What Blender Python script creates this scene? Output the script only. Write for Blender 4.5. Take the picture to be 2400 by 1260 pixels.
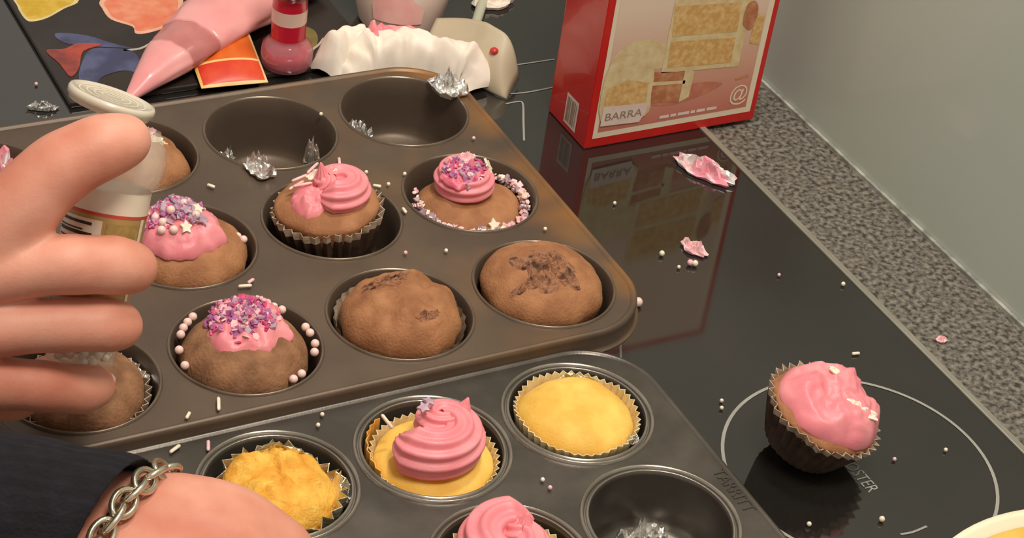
import bpy, bmesh, math, random
import numpy as np
from mathutils import Vector, Matrix, noise

# ------------------------------------------------------------------ camera, world, light
for o in list(bpy.data.objects):
    bpy.data.objects.remove(o)
S = bpy.context.scene
COL = S.collection
cam_d = bpy.data.cameras.new('camera'); cam = bpy.data.objects.new('camera', cam_d); COL.objects.link(cam)
cam_d.sensor_width = 36.0; cam_d.sensor_fit = 'HORIZONTAL'; cam_d.lens = 36.0 * 4755.7 / 2400.0
cam_d.clip_start = 0.02; cam_d.clip_end = 30
CX, CY, CZ = Vector((0.88113, -0.45590, 0.12551)), Vector((0.18056, 0.56970, 0.80177)), Vector((-0.43703, -0.68381, 0.58430))
cam.matrix_world = Matrix(((CX.x, CY.x, CZ.x, -0.45371), (CX.y, CY.y, CZ.y, -0.67861), (CX.z, CY.z, CZ.z, 0.62967), (0, 0, 0, 1)))
S.camera = cam

W = bpy.data.worlds.new('room_air'); S.world = W; W.use_nodes = True
W.node_tree.nodes['Background'].inputs[0].default_value = (1.0, 0.90, 0.79, 1)
W.node_tree.nodes['Background'].inputs[1].default_value = 0.55

def area(name, loc, target, size, power, color):
    d = bpy.data.lights.new(name, 'AREA'); d.shape = 'DISK'; d.size = size; d.energy = power; d.color = color
    o = bpy.data.objects.new(name, d); COL.objects.link(o); o.location = loc
    o.rotation_euler = (Vector(target) - Vector(loc)).to_track_quat('-Z', 'Y').to_euler()
    return o
area('ceiling_lamp_light', (-0.05, -0.55, 1.55), (0, 0.05, 0), 0.40, 15, (1.0, 0.92, 0.82))
area('hood_lamp_light', (0.12, 0.10, 1.05), (0.05, 0.0, 0), 0.14, 4.0, (1.0, 0.94, 0.84))

S.view_settings.view_transform = 'Standard'; S.view_settings.look = 'None'
S.view_settings.gamma = 1.0; S.view_settings.use_curve_mapping = False
S.view_settings.exposure = 0.0

# ------------------------------------------------------------------ helpers
def lin(c):
    r = []
    for v in c:
        v /= 255.0
        r.append(v / 12.92 if v <= 0.04045 else ((v + 0.055) / 1.055) ** 2.4)
    return (*r, 1.0)

MATS = {}
def mat(name, c1, c2=None, scale=60, rough=0.5, metal=0.0, bump=0.0, bscale=None, alpha=1.0, trans=0.0, ior=1.45,
        sss=0.0, coat=0.0, lo=0.4, hi=0.65, spec=0.5, detail=4, rough2=None, sheen=0.0):
    m = bpy.data.materials.new(name); m.use_nodes = True; MATS[name] = m
    nt = m.node_tree; b = nt.nodes['Principled BSDF']
    b.inputs['Base Color'].default_value = lin(c1)
    b.inputs['Roughness'].default_value = rough; b.inputs['Metallic'].default_value = metal
    b.inputs['Alpha'].default_value = alpha; b.inputs['Transmission Weight'].default_value = trans
    b.inputs['IOR'].default_value = ior; b.inputs['Coat Weight'].default_value = coat
    b.inputs['Specular IOR Level'].default_value = spec
    b.inputs['Sheen Weight'].default_value = sheen
    if sss:
        b.inputs['Subsurface Weight'].default_value = sss
        b.inputs['Subsurface Radius'].default_value = (0.008, 0.004, 0.003)
        b.inputs['Subsurface Scale'].default_value = 0.6
    tc = nt.nodes.new('ShaderNodeTexCoord')
    nz = nt.nodes.new('ShaderNodeTexNoise'); nz.inputs['Scale'].default_value = scale; nz.inputs['Detail'].default_value = detail
    nt.links.new(tc.outputs['Object'], nz.inputs['Vector'])
    rp = nt.nodes.new('ShaderNodeValToRGB')
    rp.color_ramp.elements[0].position = lo; rp.color_ramp.elements[1].position = hi
    rp.color_ramp.elements[0].color = lin(c1); rp.color_ramp.elements[1].color = lin(c2 or [min(255, v * 1.06) for v in c1])
    nt.links.new(nz.outputs['Fac'], rp.inputs['Fac']); nt.links.new(rp.outputs['Color'], b.inputs['Base Color'])
    if rough2 is not None:
        mr = nt.nodes.new('ShaderNodeMapRange'); mr.inputs['To Min'].default_value = rough; mr.inputs['To Max'].default_value = rough2
        nt.links.new(nz.outputs['Fac'], mr.inputs['Value']); nt.links.new(mr.outputs['Result'], b.inputs['Roughness'])
    if bump:
        n2 = nt.nodes.new('ShaderNodeTexNoise'); n2.inputs['Scale'].default_value = bscale or scale * 3; n2.inputs['Detail'].default_value = 4
        nt.links.new(tc.outputs['Object'], n2.inputs['Vector'])
        bp = nt.nodes.new('ShaderNodeBump'); bp.inputs['Strength'].default_value = bump; bp.inputs['Distance'].default_value = 0.001
        nt.links.new(n2.outputs['Fac'], bp.inputs['Height']); nt.links.new(bp.outputs['Normal'], b.inputs['Normal'])
    return m

def link(name, me, m, parent=None, smooth=True, mw=None):
    o = bpy.data.objects.new(name, me); COL.objects.link(o)
    if m is not None and not me.materials:
        for mm in (m if isinstance(m, (list, tuple)) else [m]):
            me.materials.append(mm)
    if smooth:
        me.polygons.foreach_set('use_smooth', [True] * len(me.polygons))
    if parent is not None:
        o.parent = parent
    if mw is not None:
        o.matrix_local = mw
    return o

def mk(name, v, f, m, parent=None, smooth=True, mw=None, mi=None):
    me = bpy.data.meshes.new(name)
    me.from_pydata([tuple(map(float, p)) for p in v], [], [tuple(map(int, q)) for q in f]); me.update()
    if mi is not None:
        o = link(name, me, m, parent, smooth, mw); me.polygons.foreach_set('material_index', mi); return o
    return link(name, me, m, parent, smooth, mw)

def tag(o, label, cat=None, group=None, kind=None):
    o['label'] = label
    if cat: o['category'] = cat
    if group: o['group'] = group
    if kind: o['kind'] = kind
    return o

def thing(name, label, cat, loc=(0, 0, 0), group=None, rot=None):
    o = bpy.data.objects.new(name, None); COL.objects.link(o); o.empty_display_size = 0.01
    o.location = loc
    if rot is not None: o.rotation_euler = rot
    return tag(o, label, cat, group)

def fix(o):
    bm = bmesh.new(); bm.from_mesh(o.data); bmesh.ops.recalc_face_normals(bm, faces=bm.faces); bm.to_mesh(o.data); bm.free(); return o

def box_data(x0, x1, y0, y1, z0, z1):
    v = [(x, y, z) for z in (z0, z1) for y in (y0, y1) for x in (x0, x1)]
    f = [(0, 2, 3, 1), (4, 5, 7, 6), (0, 1, 5, 4), (2, 6, 7, 3), (0, 4, 6, 2), (1, 3, 7, 5)]
    return v, f

def box(name, b, m, parent=None, bevel=0.0, segs=2):
    o = mk(name, *box_data(*b), m, parent, False)
    if bevel:
        bm = bmesh.new(); bm.from_mesh(o.data)
        bmesh.ops.bevel(bm, geom=list(bm.edges), offset=bevel, segments=segs, affect='EDGES', profile=0.5)
        bm.to_mesh(o.data); bm.free()
    return o

def lathe_data(prof, n=48, rf=None, closed_bottom=False, closed_top=False):
    v = []; f = []
    for k, (r, z) in enumerate(prof):
        for i in range(n):
            a = 2 * math.pi * i / n
            rr, zz = (r, z) if rf is None else rf(a, k, r, z, i)
            v.append((rr * math.cos(a), rr * math.sin(a), zz))
    for k in range(len(prof) - 1):
        for i in range(n):
            j = (i + 1) % n
            f.append((k * n + i, k * n + j, (k + 1) * n + j, (k + 1) * n + i))
    if closed_bottom: f.append(tuple(range(n - 1, -1, -1)))
    if closed_top: f.append(tuple((len(prof) - 1) * n + i for i in range(n)))
    return v, f

def tube_data(pts, rad, n=8, caps=True, star=None):
    pts = [Vector(p) for p in pts]; v = []; f = []
    rs = rad if isinstance(rad, (list, tuple)) else [rad] * len(pts)
    up = Vector((0, 0, 1)); prev = None
    for k, p in enumerate(pts):
        t = (pts[min(k + 1, len(pts) - 1)] - pts[max(k - 1, 0)]).normalized()
        if prev is None:
            ref = up if abs(t.z) < 0.9 else Vector((1, 0, 0))
            nx = t.cross(ref).normalized()
        else:
            nx = (prev - t * prev.dot(t)).normalized()
        prev = nx; ny = t.cross(nx)
        for i in range(n):
            a = 2 * math.pi * i / n
            r = rs[k] * (1 if star is None else star(a, k))
            v.append(p + (nx * math.cos(a) + ny * math.sin(a)) * r)
    for k in range(len(pts) - 1):
        for i in range(n):
            j = (i + 1) % n
            f.append((k * n + i, k * n + j, (k + 1) * n + j, (k + 1) * n + i))
    if caps:
        f.append(tuple(range(n - 1, -1, -1))); f.append(tuple((len(pts) - 1) * n + i for i in range(n)))
    return v, f

def join_data(parts):
    V = []; F = []
    for v, f in parts:
        b = len(V); V += [tuple(p) for p in v]; F += [tuple(i + b for i in q) for q in f]
    return V, F

def catmull(pts, per=6):
    P = [np.array(p, float) for p in pts]; out = []
    for i in range(len(P) - 1):
        p0 = P[max(i - 1, 0)]; p1 = P[i]; p2 = P[i + 1]; p3 = P[min(i + 2, len(P) - 1)]
        for k in range(per):
            t = k / per
            out.append(0.5 * ((2 * p1) + (-p0 + p2) * t + (2 * p0 - 5 * p1 + 4 * p2 - p3) * t * t + (-p0 + 3 * p1 - 3 * p2 + p3) * t ** 3))
    out.append(P[-1]); return out

def nz3(x, y, z, s=1.0, seed=0.0):
    return noise.noise(Vector((x * s + seed * 7.13, y * s - seed * 3.7, z * s + seed * 1.9)))
def fb3(x, y, z, s=1.0, seed=0.0, o=3):
    return noise.fractal(Vector((x * s + seed * 7.13, y * s - seed * 3.7, z * s + seed * 1.9)), 1.0, 2.0, o)

def dome_data(R, H, depth=0.0, rb=None, seed=0, edge=0.05, bump=0.0, bs=150, p=2.4, nr=26, nt=72, ex=1.0, ey=1.0, fine=0.0, fs=500, tip=(0, 0), mask=None, lip=0.0):
    """rounded irregular dome of height H over a base of radius R, with sides going down by depth"""
    v = [(0, 0, 0)]; f = []
    def surf(rho, a):
        e = 1 + edge * fb3(math.cos(a) * 1.2, math.sin(a) * 1.2, 0, 1.3, seed)
        x = R * ex * e * rho * math.cos(a); y = R * ey * e * rho * math.sin(a)
        h = H * max(0.0, 1 - rho ** p) ** (1 / 1.8)
        w = 1 - rho ** 6
        h += bump * fb3(x, y, 0, bs, seed + 3) * (0.25 + 0.75 * w)
        if fine:
            mk_ = 1.0 if mask is None else mask(x, y)
            h += fine * fb3(x, y, 0, fs, seed + 9, 4) * mk_
        h += x * tip[0] + y * tip[1]
        return x, y, h
    v[0] = surf(0.0, 0.0)
    for k in range(1, nr + 1):
        for i in range(nt):
            rho = math.sin(0.5 * math.pi * k / nr)
            v.append(surf(rho, 2 * math.pi * i / nt))
    rings = nr
    if depth:
        last = v[-nt:]
        for q in (0.15, 0.5, 1.0):
            s = 1 + (lip if q < 0.2 else 0) - (1 - (rb or R * 0.78) / R) * q
            for (x, y, z) in last:
                v.append((x * s, y * s, z * (1 - q) - depth * q))
            rings += 1
    for i in range(nt):
        f.append((0, 1 + i, 1 + (i + 1) % nt))
    for k in range(rings - 1):
        for i in range(nt):
            j = (i + 1) % nt
            f.append((1 + k * nt + i, 1 + (k + 1) * nt + i, 1 + (k + 1) * nt + j, 1 + k * nt + j))
    f.append(tuple(1 + (rings - 1) * nt + i for i in range(nt)))
    return v, f, nr, nt

def sphere_data(r, c=(0, 0, 0), nu=10, nv=6):
    v = [(c[0], c[1], c[2] + r)]; f = []
    for k in range(1, nv):
        for i in range(nu):
            t = math.pi * k / nv; a = 2 * math.pi * i / nu
            v.append((c[0] + r * math.sin(t) * math.cos(a), c[1] + r * math.sin(t) * math.sin(a), c[2] + r * math.cos(t)))
    v.append((c[0], c[1], c[2] - r)); L = len(v) - 1
    for i in range(nu):
        f.append((0, 1 + i, 1 + (i + 1) % nu)); f.append((L, 1 + (nv - 2) * nu + (i + 1) % nu, 1 + (nv - 2) * nu + i))
    for k in range(nv - 2):
        for i in range(nu):
            j = (i + 1) % nu
            f.append((1 + k * nu + i, 1 + (k + 1) * nu + i, 1 + (k + 1) * nu + j, 1 + k * nu + j))
    return v, f

def strand(c, l, r, ang, tilt=0.0, n=5):
    d = Vector((math.cos(ang) * math.cos(tilt), math.sin(ang) * math.cos(tilt), math.sin(tilt))) * l * 0.5
    c = Vector(c)
    return tube_data([c - d, c - d * 0.8, c + d * 0.8, c + d], [r * 0.5, r, r, r * 0.5], n)

def chip(c, s, rng):
    n = rng.randint(4, 6); a0 = rng.random() * 6.28; v = []
    M = Matrix.Rotation(rng.uniform(-.9, .9), 3, 'X') @ Matrix.Rotation(rng.uniform(-.9, .9), 3, 'Y')
    for z in (-0.12 * s, 0.12 * s):
        for i in range(n):
            a = a0 + 2 * math.pi * i / n; r = s * (0.45 + 0.2 * ((i * 7) % 3) / 2)
            v.append(Vector(c) + M @ Vector((r * math.cos(a), r * math.sin(a), z)))
    f = [tuple(range(n - 1, -1, -1)), tuple(range(n, 2 * n))] + [(i, (i + 1) % n, n + (i + 1) % n, n + i) for i in range(n)]
    return v, f

def crumple_data(sx, sy, sz, seed, nt=22, nr=9, rag=0.35, amp=1.0):
    """a crumpled scrap of thin sheet with real relief and an underside"""
    v = []; f = []
    def P(rho, a, under):
        e = 1 + rag * fb3(math.cos(a) * 2, math.sin(a) * 2, 0, 1.4, seed)
        x = sx * rho * e * math.cos(a); y = sy * rho * e * math.sin(a)
        z = sz * (0.55 + 0.9 * amp * fb3(x / sx, y / sy, 0, 2.6, seed + 5, 3)) * (1.15 - 0.8 * rho * rho)
        z = max(z, 0.0006)
        return (x, y, 0.0001 if under else z + 0.0004)
    v.append(P(0, 0, False))
    for k in range(1, nr + 1):
        for i in range(nt):
            v.append(P(k / nr, 2 * math.pi * i / nt, False))
    for i in range(nt):
        p = P(1.0, 2 * math.pi * i / nt, True); v.append((p[0] * 0.9, p[1] * 0.9, p[2]))
    for i in range(nt): f.append((0, 1 + i, 1 + (i + 1) % nt))
    for k in range(nr):
        for i in range(nt):
            j = (i + 1) % nt
            f.append((1 + k * nt + i, 1 + (k + 1) * nt + i, 1 + (k + 1) * nt + j, 1 + k * nt + j))
    f.append(tuple(1 + nr * nt + i for i in range(nt)))
    return v, f

def poly_prism(pts, z0, z1):
    n = len(pts)
    v = [(x, y, z0) for x, y in pts] + [(x, y, z1) for x, y in pts]
    f = [tuple(range(n - 1, -1, -1)), tuple(range(n, 2 * n))] + [(i, (i + 1) % n, n + (i + 1) % n, n + i) for i in range(n)]
    return v, f

def smooth_poly(pts, per=5):
    P = [np.array(p, float) for p in pts]; n = len(P); out = []
    for i in range(n):
        p0, p1, p2, p3 = P[i - 1], P[i], P[(i + 1) % n], P[(i + 2) % n]
        for k in range(per):
            t = k / per
            out.append(tuple(0.5 * ((2 * p1) + (-p0 + p2) * t + (2 * p0 - 5 * p1 + 4 * p2 - p3) * t * t + (-p0 + 3 * p1 - 3 * p2 + p3) * t ** 3)))
    return out

def text(name, body, size, mw, m, parent, ext=0.0001, shear=0.0, sx=1.0):
    cu = bpy.data.curves.new(name, 'FONT'); cu.body = body; cu.size = size; cu.extrude = ext; cu.shear = shear
    cu.resolution_u = 3
    t = bpy.data.objects.new(name, cu); COL.objects.link(t)
    dg = bpy.context.evaluated_depsgraph_get(); me = bpy.data.meshes.new_from_object(t.evaluated_get(dg))
    bpy.data.objects.remove(t)
    me.materials.clear()
    return link(name, me, m, parent, False, mw @ Matrix.Diagonal((sx, 1, 1, 1)))

def frame(o, x, y):
    x = Vector(x).normalized(); y = Vector(y).normalized(); z = x.cross(y)
    return Matrix(((x.x, y.x, z.x, o[0]), (x.y, y.y, z.y, o[1]), (x.z, y.z, z.z, o[2]), (0, 0, 0, 1)))

# smooth union of tapered limbs, turned into one continuous surface
def body_mesh(name, chains, k=0.005, h=0.0014, extra=None):
    segs = []
    for c in chains:
        pts = catmull(c, 4)
        for a, b in zip(pts[:-1], pts[1:]): segs.append((a, b))
    A = np.array([s[0] for s in segs]); B = np.array([s[1] for s in segs])
    lo = np.minimum((A[:, :3] - A[:, 3:]).min(0), (B[:, :3] - B[:, 3:]).min(0)) - 0.006
    hi = np.maximum((A[:, :3] + A[:, 3:]).max(0), (B[:, :3] + B[:, 3:]).max(0)) + 0.006
    n = np.ceil((hi - lo) / h).astype(int) + 1
    xs = [lo[i] + h * np.arange(n[i]) for i in range(3)]
    V = np.full(n, 1.0, np.float32)
    for a, b in segs:
        m = max(a[3], b[3]) + 0.012
        l2 = np.minimum(a[:3], b[:3]) - m; h2 = np.maximum(a[:3], b[:3]) + m
        i0 = np.clip(((l2 - lo) / h).astype(int), 0, n - 1); i1 = np.clip(((h2 - lo) / h).astype(int) + 2, 1, n)
        sl = tuple(slice(i0[q], i1[q]) for q in range(3))
        X, Y, Z = np.meshgrid(*[xs[q][sl[q]] for q in range(3)], indexing='ij')
        d = b[:3] - a[:3]; dd = d @ d + 1e-12
        t = np.clip(((X - a[0]) * d[0] + (Y - a[1]) * d[1] + (Z - a[2]) * d[2]) / dd, 0, 1)
        D = np.sqrt((X - a[0] - t * d[0]) ** 2 + (Y - a[1] - t * d[1]) ** 2 + (Z - a[2] - t * d[2]) ** 2) - (a[3] + t * (b[3] - a[3]))
        O = V[sl]; hh = np.clip(0.5 + 0.5 * (O - D) / k, 0, 1)
        V[sl] = O * (1 - hh) + D * hh - k * hh * (1 - hh)
    neg = V < 0
    c = np.zeros(n - 1, int)
    for dx in (0, 1):
        for dy in (0, 1):
            for dz in (0, 1):
                c += neg[dx:n[0] - 1 + dx, dy:n[1] - 1 + dy, dz:n[2] - 1 + dz]
    act = (c > 0) & (c < 8)
    idx = -np.ones(n - 1, int); idx[act] = np.arange(act.sum())
    I = np.argwhere(act)
    acc = np.zeros((len(I), 3)); cnt = np.zeros(len(I))
    corners = [(a, b, d) for a in (0, 1) for b in (0, 1) for d in (0, 1)]
    for p in corners:
        for ax in range(3):
            if p[ax] == 0:
                q = list(p); q[ax] = 1
                va = V[I[:, 0] + p[0], I[:, 1] + p[1], I[:, 2] + p[2]]; vb = V[I[:, 0] + q[0], I[:, 1] + q[1], I[:, 2] + q[2]]
                ok = (va < 0) != (vb < 0)
                t = np.where(ok, va / np.where(ok, va - vb, 1), 0)
                P = np.tile(np.array(p, float), (len(I), 1)); P[:, ax] += t
                acc[ok] += P[ok]; cnt[ok] += 1
    verts = lo + h * (I + acc / cnt[:, None])
    F = []
    for ax in range(3):
        u, w = [q for q in range(3) if q != ax]
        sl0 = [slice(None)] * 3; sl1 = [slice(None)] * 3; sl0[ax] = slice(0, -1); sl1[ax] = slice(1, None)
        ch = neg[tuple(sl0)] != neg[tuple(sl1)]
        E = np.argwhere(ch); E = E[(E[:, u] > 0) & (E[:, w] > 0) & (E[:, u] < n[u] - 1) & (E[:, w] < n[w] - 1)]
        q = []
        for du, dw in ((0, 0), (1, 0), (1, 1), (0, 1)):
            G = E.copy(); G[:, u] -= du; G[:, w] -= dw
            q.append(idx[G[:, 0], G[:, 1], G[:, 2]])
        q = np.stack(q, 1)
        s = neg[E[:, 0], E[:, 1], E[:, 2]]
        if ax == 1: s = ~s
        q[~s] = q[~s][:, ::-1]
        F.append(q)
    F = np.concatenate(F)
    me = bpy.data.meshes.new(name); me.from_pydata(verts.tolist(), [], F.tolist()); me.update()
    bm = bmesh.new(); bm.from_mesh(me)
    for _ in range(3): bmesh.ops.smooth_vert(bm, verts=bm.verts, factor=0.5, use_axis_x=True, use_axis_y=True, use_axis_z=True)
    bmesh.ops.recalc_face_normals(bm, faces=bm.faces)
    bm.to_mesh(me); bm.free()
    return me

# ------------------------------------------------------------------ materials
M_hob = mat('black_glass', (30, 28, 25), (36, 33, 30), scale=14, rough=0.03, rough2=0.09, ior=2.0)
M_metal_trim = mat('brushed_trim', (168, 164, 150), scale=40, rough=0.35, metal=0.6)
M_mark = mat('hob_print', (150, 148, 140), scale=40, rough=0.4)
M_granite = mat('speckled_granite', (56, 53, 49), (134, 127, 116), scale=330, rough=0.35, lo=0.36, hi=0.66, detail=6)
M_wall = mat('painted_glass', (186, 194, 182), (192, 199, 188), scale=3, rough=0.22, spec=0.5, coat=0.2)
M_seal = mat('pale_sealant', (176, 176, 166), (120, 120, 112), scale=90, rough=0.4)
M_floor = mat('floor_tile', (120, 105, 90), scale=5, rough=0.5)
M_tin = mat('dark_nonstick', (90, 76, 64), (103, 87, 72), scale=18, rough=0.38, rough2=0.50, metal=0.35, bump=0.05, bscale=900)
M_tin2 = mat('worn_grey_nonstick', (84, 78, 71), (106, 99, 90), scale=30, rough=0.24, rough2=0.40, metal=0.6, bump=0.05, bscale=900, hi=0.75)
M_cake = mat('chocolate_sponge', (146, 96, 60), (170, 118, 78), scale=70, rough=0.75, bump=0.5, bscale=700, sss=0.03)
M_cake2 = mat('dark_chocolate_sponge', (122, 84, 56), (154, 110, 76), scale=90, rough=0.8, bump=0.6, bscale=600)
M_crack = mat('cracked_crumb', (70, 44, 30), (156, 108, 78), scale=230, rough=0.75, bump=0.9, bscale=900, lo=0.33, hi=0.50)
M_yellow = mat('vanilla_sponge', (228, 176, 74), (240, 200, 98), scale=60, rough=0.7, bump=0.3, bscale=900, sss=0.05)
M_orange = mat('torn_vanilla_crumb', (226, 158, 52), (240, 192, 84), scale=110, rough=0.75, bump=0.7, bscale=700)
M_pink = mat('pink_frosting', (232, 134, 142), (240, 152, 156), scale=60, rough=0.42, bump=0.12, bscale=900, sss=0.12)
M_pinkd = mat('deep_pink_frosting', (214, 92, 118), (236, 130, 144), scale=140, rough=0.42, bump=0.2, bscale=900, sss=0.1)
M_case = mat('brown_paper_case', (58, 40, 28), (84, 62, 46), scale=120, rough=0.7)
M_case_edge = mat('pale_case_edge', (196, 176, 152), (150, 126, 104), scale=200, rough=0.7)
M_casew = mat('cream_paper_case', (226, 208, 164), (206, 182, 128), scale=120, rough=0.65)
M_casegold = mat('golden_paper_case', (214, 150, 52), (230, 178, 90), scale=120, rough=0.6)
M_foil = mat('silver_foil', (226, 224, 218), (246, 244, 240), scale=90, rough=0.30, metal=0.95, bump=0.4, bscale=500)
M_foilg = mat('greasy_gold_foil', (196, 180, 130), (230, 222, 196), scale=160, rough=0.3, metal=0.7, bump=0.5, bscale=500)
M_foilp = mat('frosting_smeared_foil', (238, 158, 172), (232, 226, 222), scale=90, rough=0.4, metal=0.25, lo=0.48, hi=0.58)
M_pearl = mat('pearl_sugar', (238, 200, 190), (244, 214, 204), scale=60, rough=0.3, sss=0.1)
M_pearlw = mat('silver_pearl_sugar', (226, 222, 206), scale=60, rough=0.22)
M_purple = mat('purple_sugar', (156, 82, 136), (196, 128, 168), scale=300, rough=0.5)
M_mag = mat('magenta_sugar', (206, 66, 116), (222, 110, 140), scale=300, rough=0.5)
M_lilac = mat('lilac_grey_sugar', (168, 138, 154), (192, 164, 176), scale=300, rough=0.5)
M_white = mat('white_sugar', (236, 224, 198), (244, 236, 216), scale=120, rough=0.5)
M_rose = mat('pale_pink_sugar', (240, 180, 184), (246, 206, 204), scale=200, rough=0.5)
M_skin = mat('skin', (198, 122, 98), (224, 162, 138), scale=30, rough=0.5, bump=0.12, bscale=700, sss=0.18, lo=0.3, hi=0.7, detail=3)
M_nail = mat('shiny_nail', (232, 170, 166), (244, 206, 200), scale=90, rough=0.2, coat=0.4)
M_navy = mat('navy_knit', (14, 11, 17), (22, 18, 26), scale=160, rough=0.95, bump=0.8, bscale=600)
M_chain = mat('aged_silver', (186, 176, 150), (220, 212, 190), scale=120, rough=0.24, metal=0.9)
M_red = mat('red_card', (196, 30, 26), (204, 36, 30), scale=30, rough=0.28, spec=0.5, coat=0.3)
M_cream = mat('print_cream', (232, 212, 184), (236, 218, 192), scale=30, rough=0.4)
M_ptext = mat('print_grey_text', (150, 126, 106), scale=60, rough=0.45)
M_picing = mat('print_icing', (226, 206, 160), (206, 176, 124), scale=170, rough=0.4, lo=0.35, hi=0.75)
M_psponge = mat('print_sponge', (206, 158, 92), (226, 190, 128), scale=260, rough=0.4)
M_pbrown = mat('print_brown_sponge', (178, 110, 74), (204, 146, 104), scale=160, rough=0.4)
M_pshadow = mat('print_plate', (190, 112, 88), (206, 136, 110), scale=90, rough=0.4)
M_ppale = mat('print_pale', (222, 200, 188), scale=60, rough=0.4)
M_board = mat('black_board', (40, 32, 29), (50, 41, 37), scale=25, rough=0.3)
M_fy = mat('print_yellow_petal', (196, 158, 34), (214, 176, 70), scale=120, rough=0.4)
M_fyb = mat('print_pale_petal_edge', (206, 188, 128), scale=120, rough=0.4)
M_fp = mat('print_peach_petal', (220, 116, 84), (226, 146, 112), scale=90, rough=0.4)
M_fpb = mat('print_pale_peach_edge', (220, 166, 140), scale=90, rough=0.4)
M_fb = mat('print_blue_petal', (62, 62, 92), (84, 88, 120), scale=60, rough=0.4)
M_fr = mat('print_red_veil', (170, 70, 56), (120, 54, 50), scale=90, rough=0.4)
M_fd = mat('print_dark_heart', (46, 38, 30), scale=60, rough=0.4)
M_fo = mat('print_olive_leaf', (112, 100, 52), (140, 110, 60), scale=90, rough=0.4)
M_fw = mat('print_white_stroke', (176, 168, 148), scale=90, rough=0.4)
M_bagp = mat('pink_filled_bag', (232, 150, 150), (238, 170, 164), scale=40, rough=0.28, coat=0.3, lo=0.3, hi=0.7)
M_bagd = mat('empty_bag_band', (186, 112, 108), (196, 124, 120), scale=60, rough=0.3, coat=0.3)
M_bagc = mat('clear_bag_end', (222, 184, 176), (208, 168, 160), scale=60, rough=0.2, coat=0.4)
M_packo = mat('orange_sachet', (214, 92, 26), (230, 128, 48), scale=40, rough=0.35)
M_packr = mat('red_sachet_print', (214, 58, 36), (224, 84, 50), scale=60, rough=0.35)
M_packw = mat('yellow_sachet_edge', (236, 190, 110), (240, 206, 150), scale=60, rough=0.4)
M_botc = mat('tinted_clear_plastic', (214, 122, 132), (222, 140, 146), scale=40, rough=0.06, alpha=0.55, spec=0.8, coat=0.6)
M_botr = mat('red_liquid_label', (206, 32, 54), (212, 42, 62), scale=40, rough=0.25, coat=0.4)
M_botw = mat('cream_label_band', (232, 196, 178), (222, 182, 166), scale=40, rough=0.35)
M_tissue = mat('white_tissue', (236, 222, 204), (244, 232, 216), scale=60, rough=0.85)
M_tissuep = mat('pink_smeared_tissue', (238, 132, 142), (240, 176, 174), scale=120, rough=0.6)
M_sheet = mat('greaseproof_paper', (190, 174, 146), (200, 186, 158), scale=40, rough=0.5, alpha=0.92)
M_reddot = mat('red_blob', (190, 52, 46), scale=60, rough=0.35)
M_tub = mat('milky_plastic', (222, 206, 190), (212, 192, 178), scale=25, rough=0.35, sss=0.3)
M_tubpink = mat('pink_residue', (216, 160, 152), (222, 176, 166), scale=60, rough=0.4)
M_handle = mat('pale_handle', (190, 188, 166), (200, 198, 178), scale=30, rough=0.4)
M_clear = mat('clear_plastic', (222, 212, 196), (232, 224, 208), scale=40, rough=0.08, alpha=0.30, spec=0.9, coat=0.6)
M_milk = mat('frosted_flap', (214, 204, 182), (224, 214, 194), scale=50, rough=0.25, alpha=0.85, coat=0.3)
M_jwhite = mat('white_label_band', (222, 206, 184), (228, 212, 190), scale=40, rough=0.4)
M_joch = mat('ochre_label', (166, 132, 76), (178, 146, 92), scale=50, rough=0.4)
M_jred = mat('label_red_line', (186, 70, 56), scale=50, rough=0.4)
M_ink = mat('black_ink', (52, 38, 30), scale=50, rough=0.5)
M_bowl = mat('cream_ceramic', (238, 224, 190), (242, 230, 200), scale=20, rough=0.25, coat=0.3)
M_batter = mat('yellow_batter', (206, 164, 66), (222, 184, 92), scale=40, rough=0.35)

M_rim1 = mat('glint_rim', (112, 98, 84), (126, 112, 96), scale=50, rough=0.28, metal=0.6)  # upper tin's rims: reflected glint put into the colour as a lighter tone
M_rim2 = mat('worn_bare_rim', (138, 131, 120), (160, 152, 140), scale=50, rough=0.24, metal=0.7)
def golden_tint(m, edge_x):
    """baked-on golden oil stain on the metal along the tray's right border, with its own ragged shape"""
    nt = m.node_tree; b = nt.nodes['Principled BSDF']
    src = b.inputs['Base Color'].links[0].from_socket
    tc = nt.nodes.new('ShaderNodeTexCoord'); sep = nt.nodes.new('ShaderNodeSeparateXYZ'); nt.links.new(tc.outputs['Object'], sep.inputs[0])
    n = nt.nodes.new('ShaderNodeTexNoise'); n.inputs['Scale'].default_value = 22; nt.links.new(tc.outputs['Object'], n.inputs['Vector'])
    mr = nt.nodes.new('ShaderNodeMapRange'); mr.inputs['From Min'].default_value = edge_x - 0.13; mr.inputs['From Max'].default_value = edge_x
    nt.links.new(sep.outputs['X'], mr.inputs['Value'])
    mu = nt.nodes.new('ShaderNodeMath'); mu.operation = 'MULTIPLY'
    m2 = nt.nodes.new('ShaderNodeMapRange'); m2.inputs['From Min'].default_value = 0.38; m2.inputs['From Max'].default_value = 0.68
    nt.links.new(n.outputs['Fac'], m2.inputs['Value'])
    nt.links.new(mr.outputs[0], mu.inputs[0]); nt.links.new(m2.outputs[0], mu.inputs[1])
    mx = nt.nodes.new('ShaderNodeMix'); mx.data_type = 'RGBA'
    nt.links.new(mu.outputs[0], mx.inputs['Factor']); nt.links.new(src, mx.inputs['A']); mx.inputs['B'].default_value = lin((150, 106, 60))
    nt.links.new(mx.outputs['Result'], b.inputs['Base Color'])
golden_tint(M_tin, 0.285)

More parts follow.
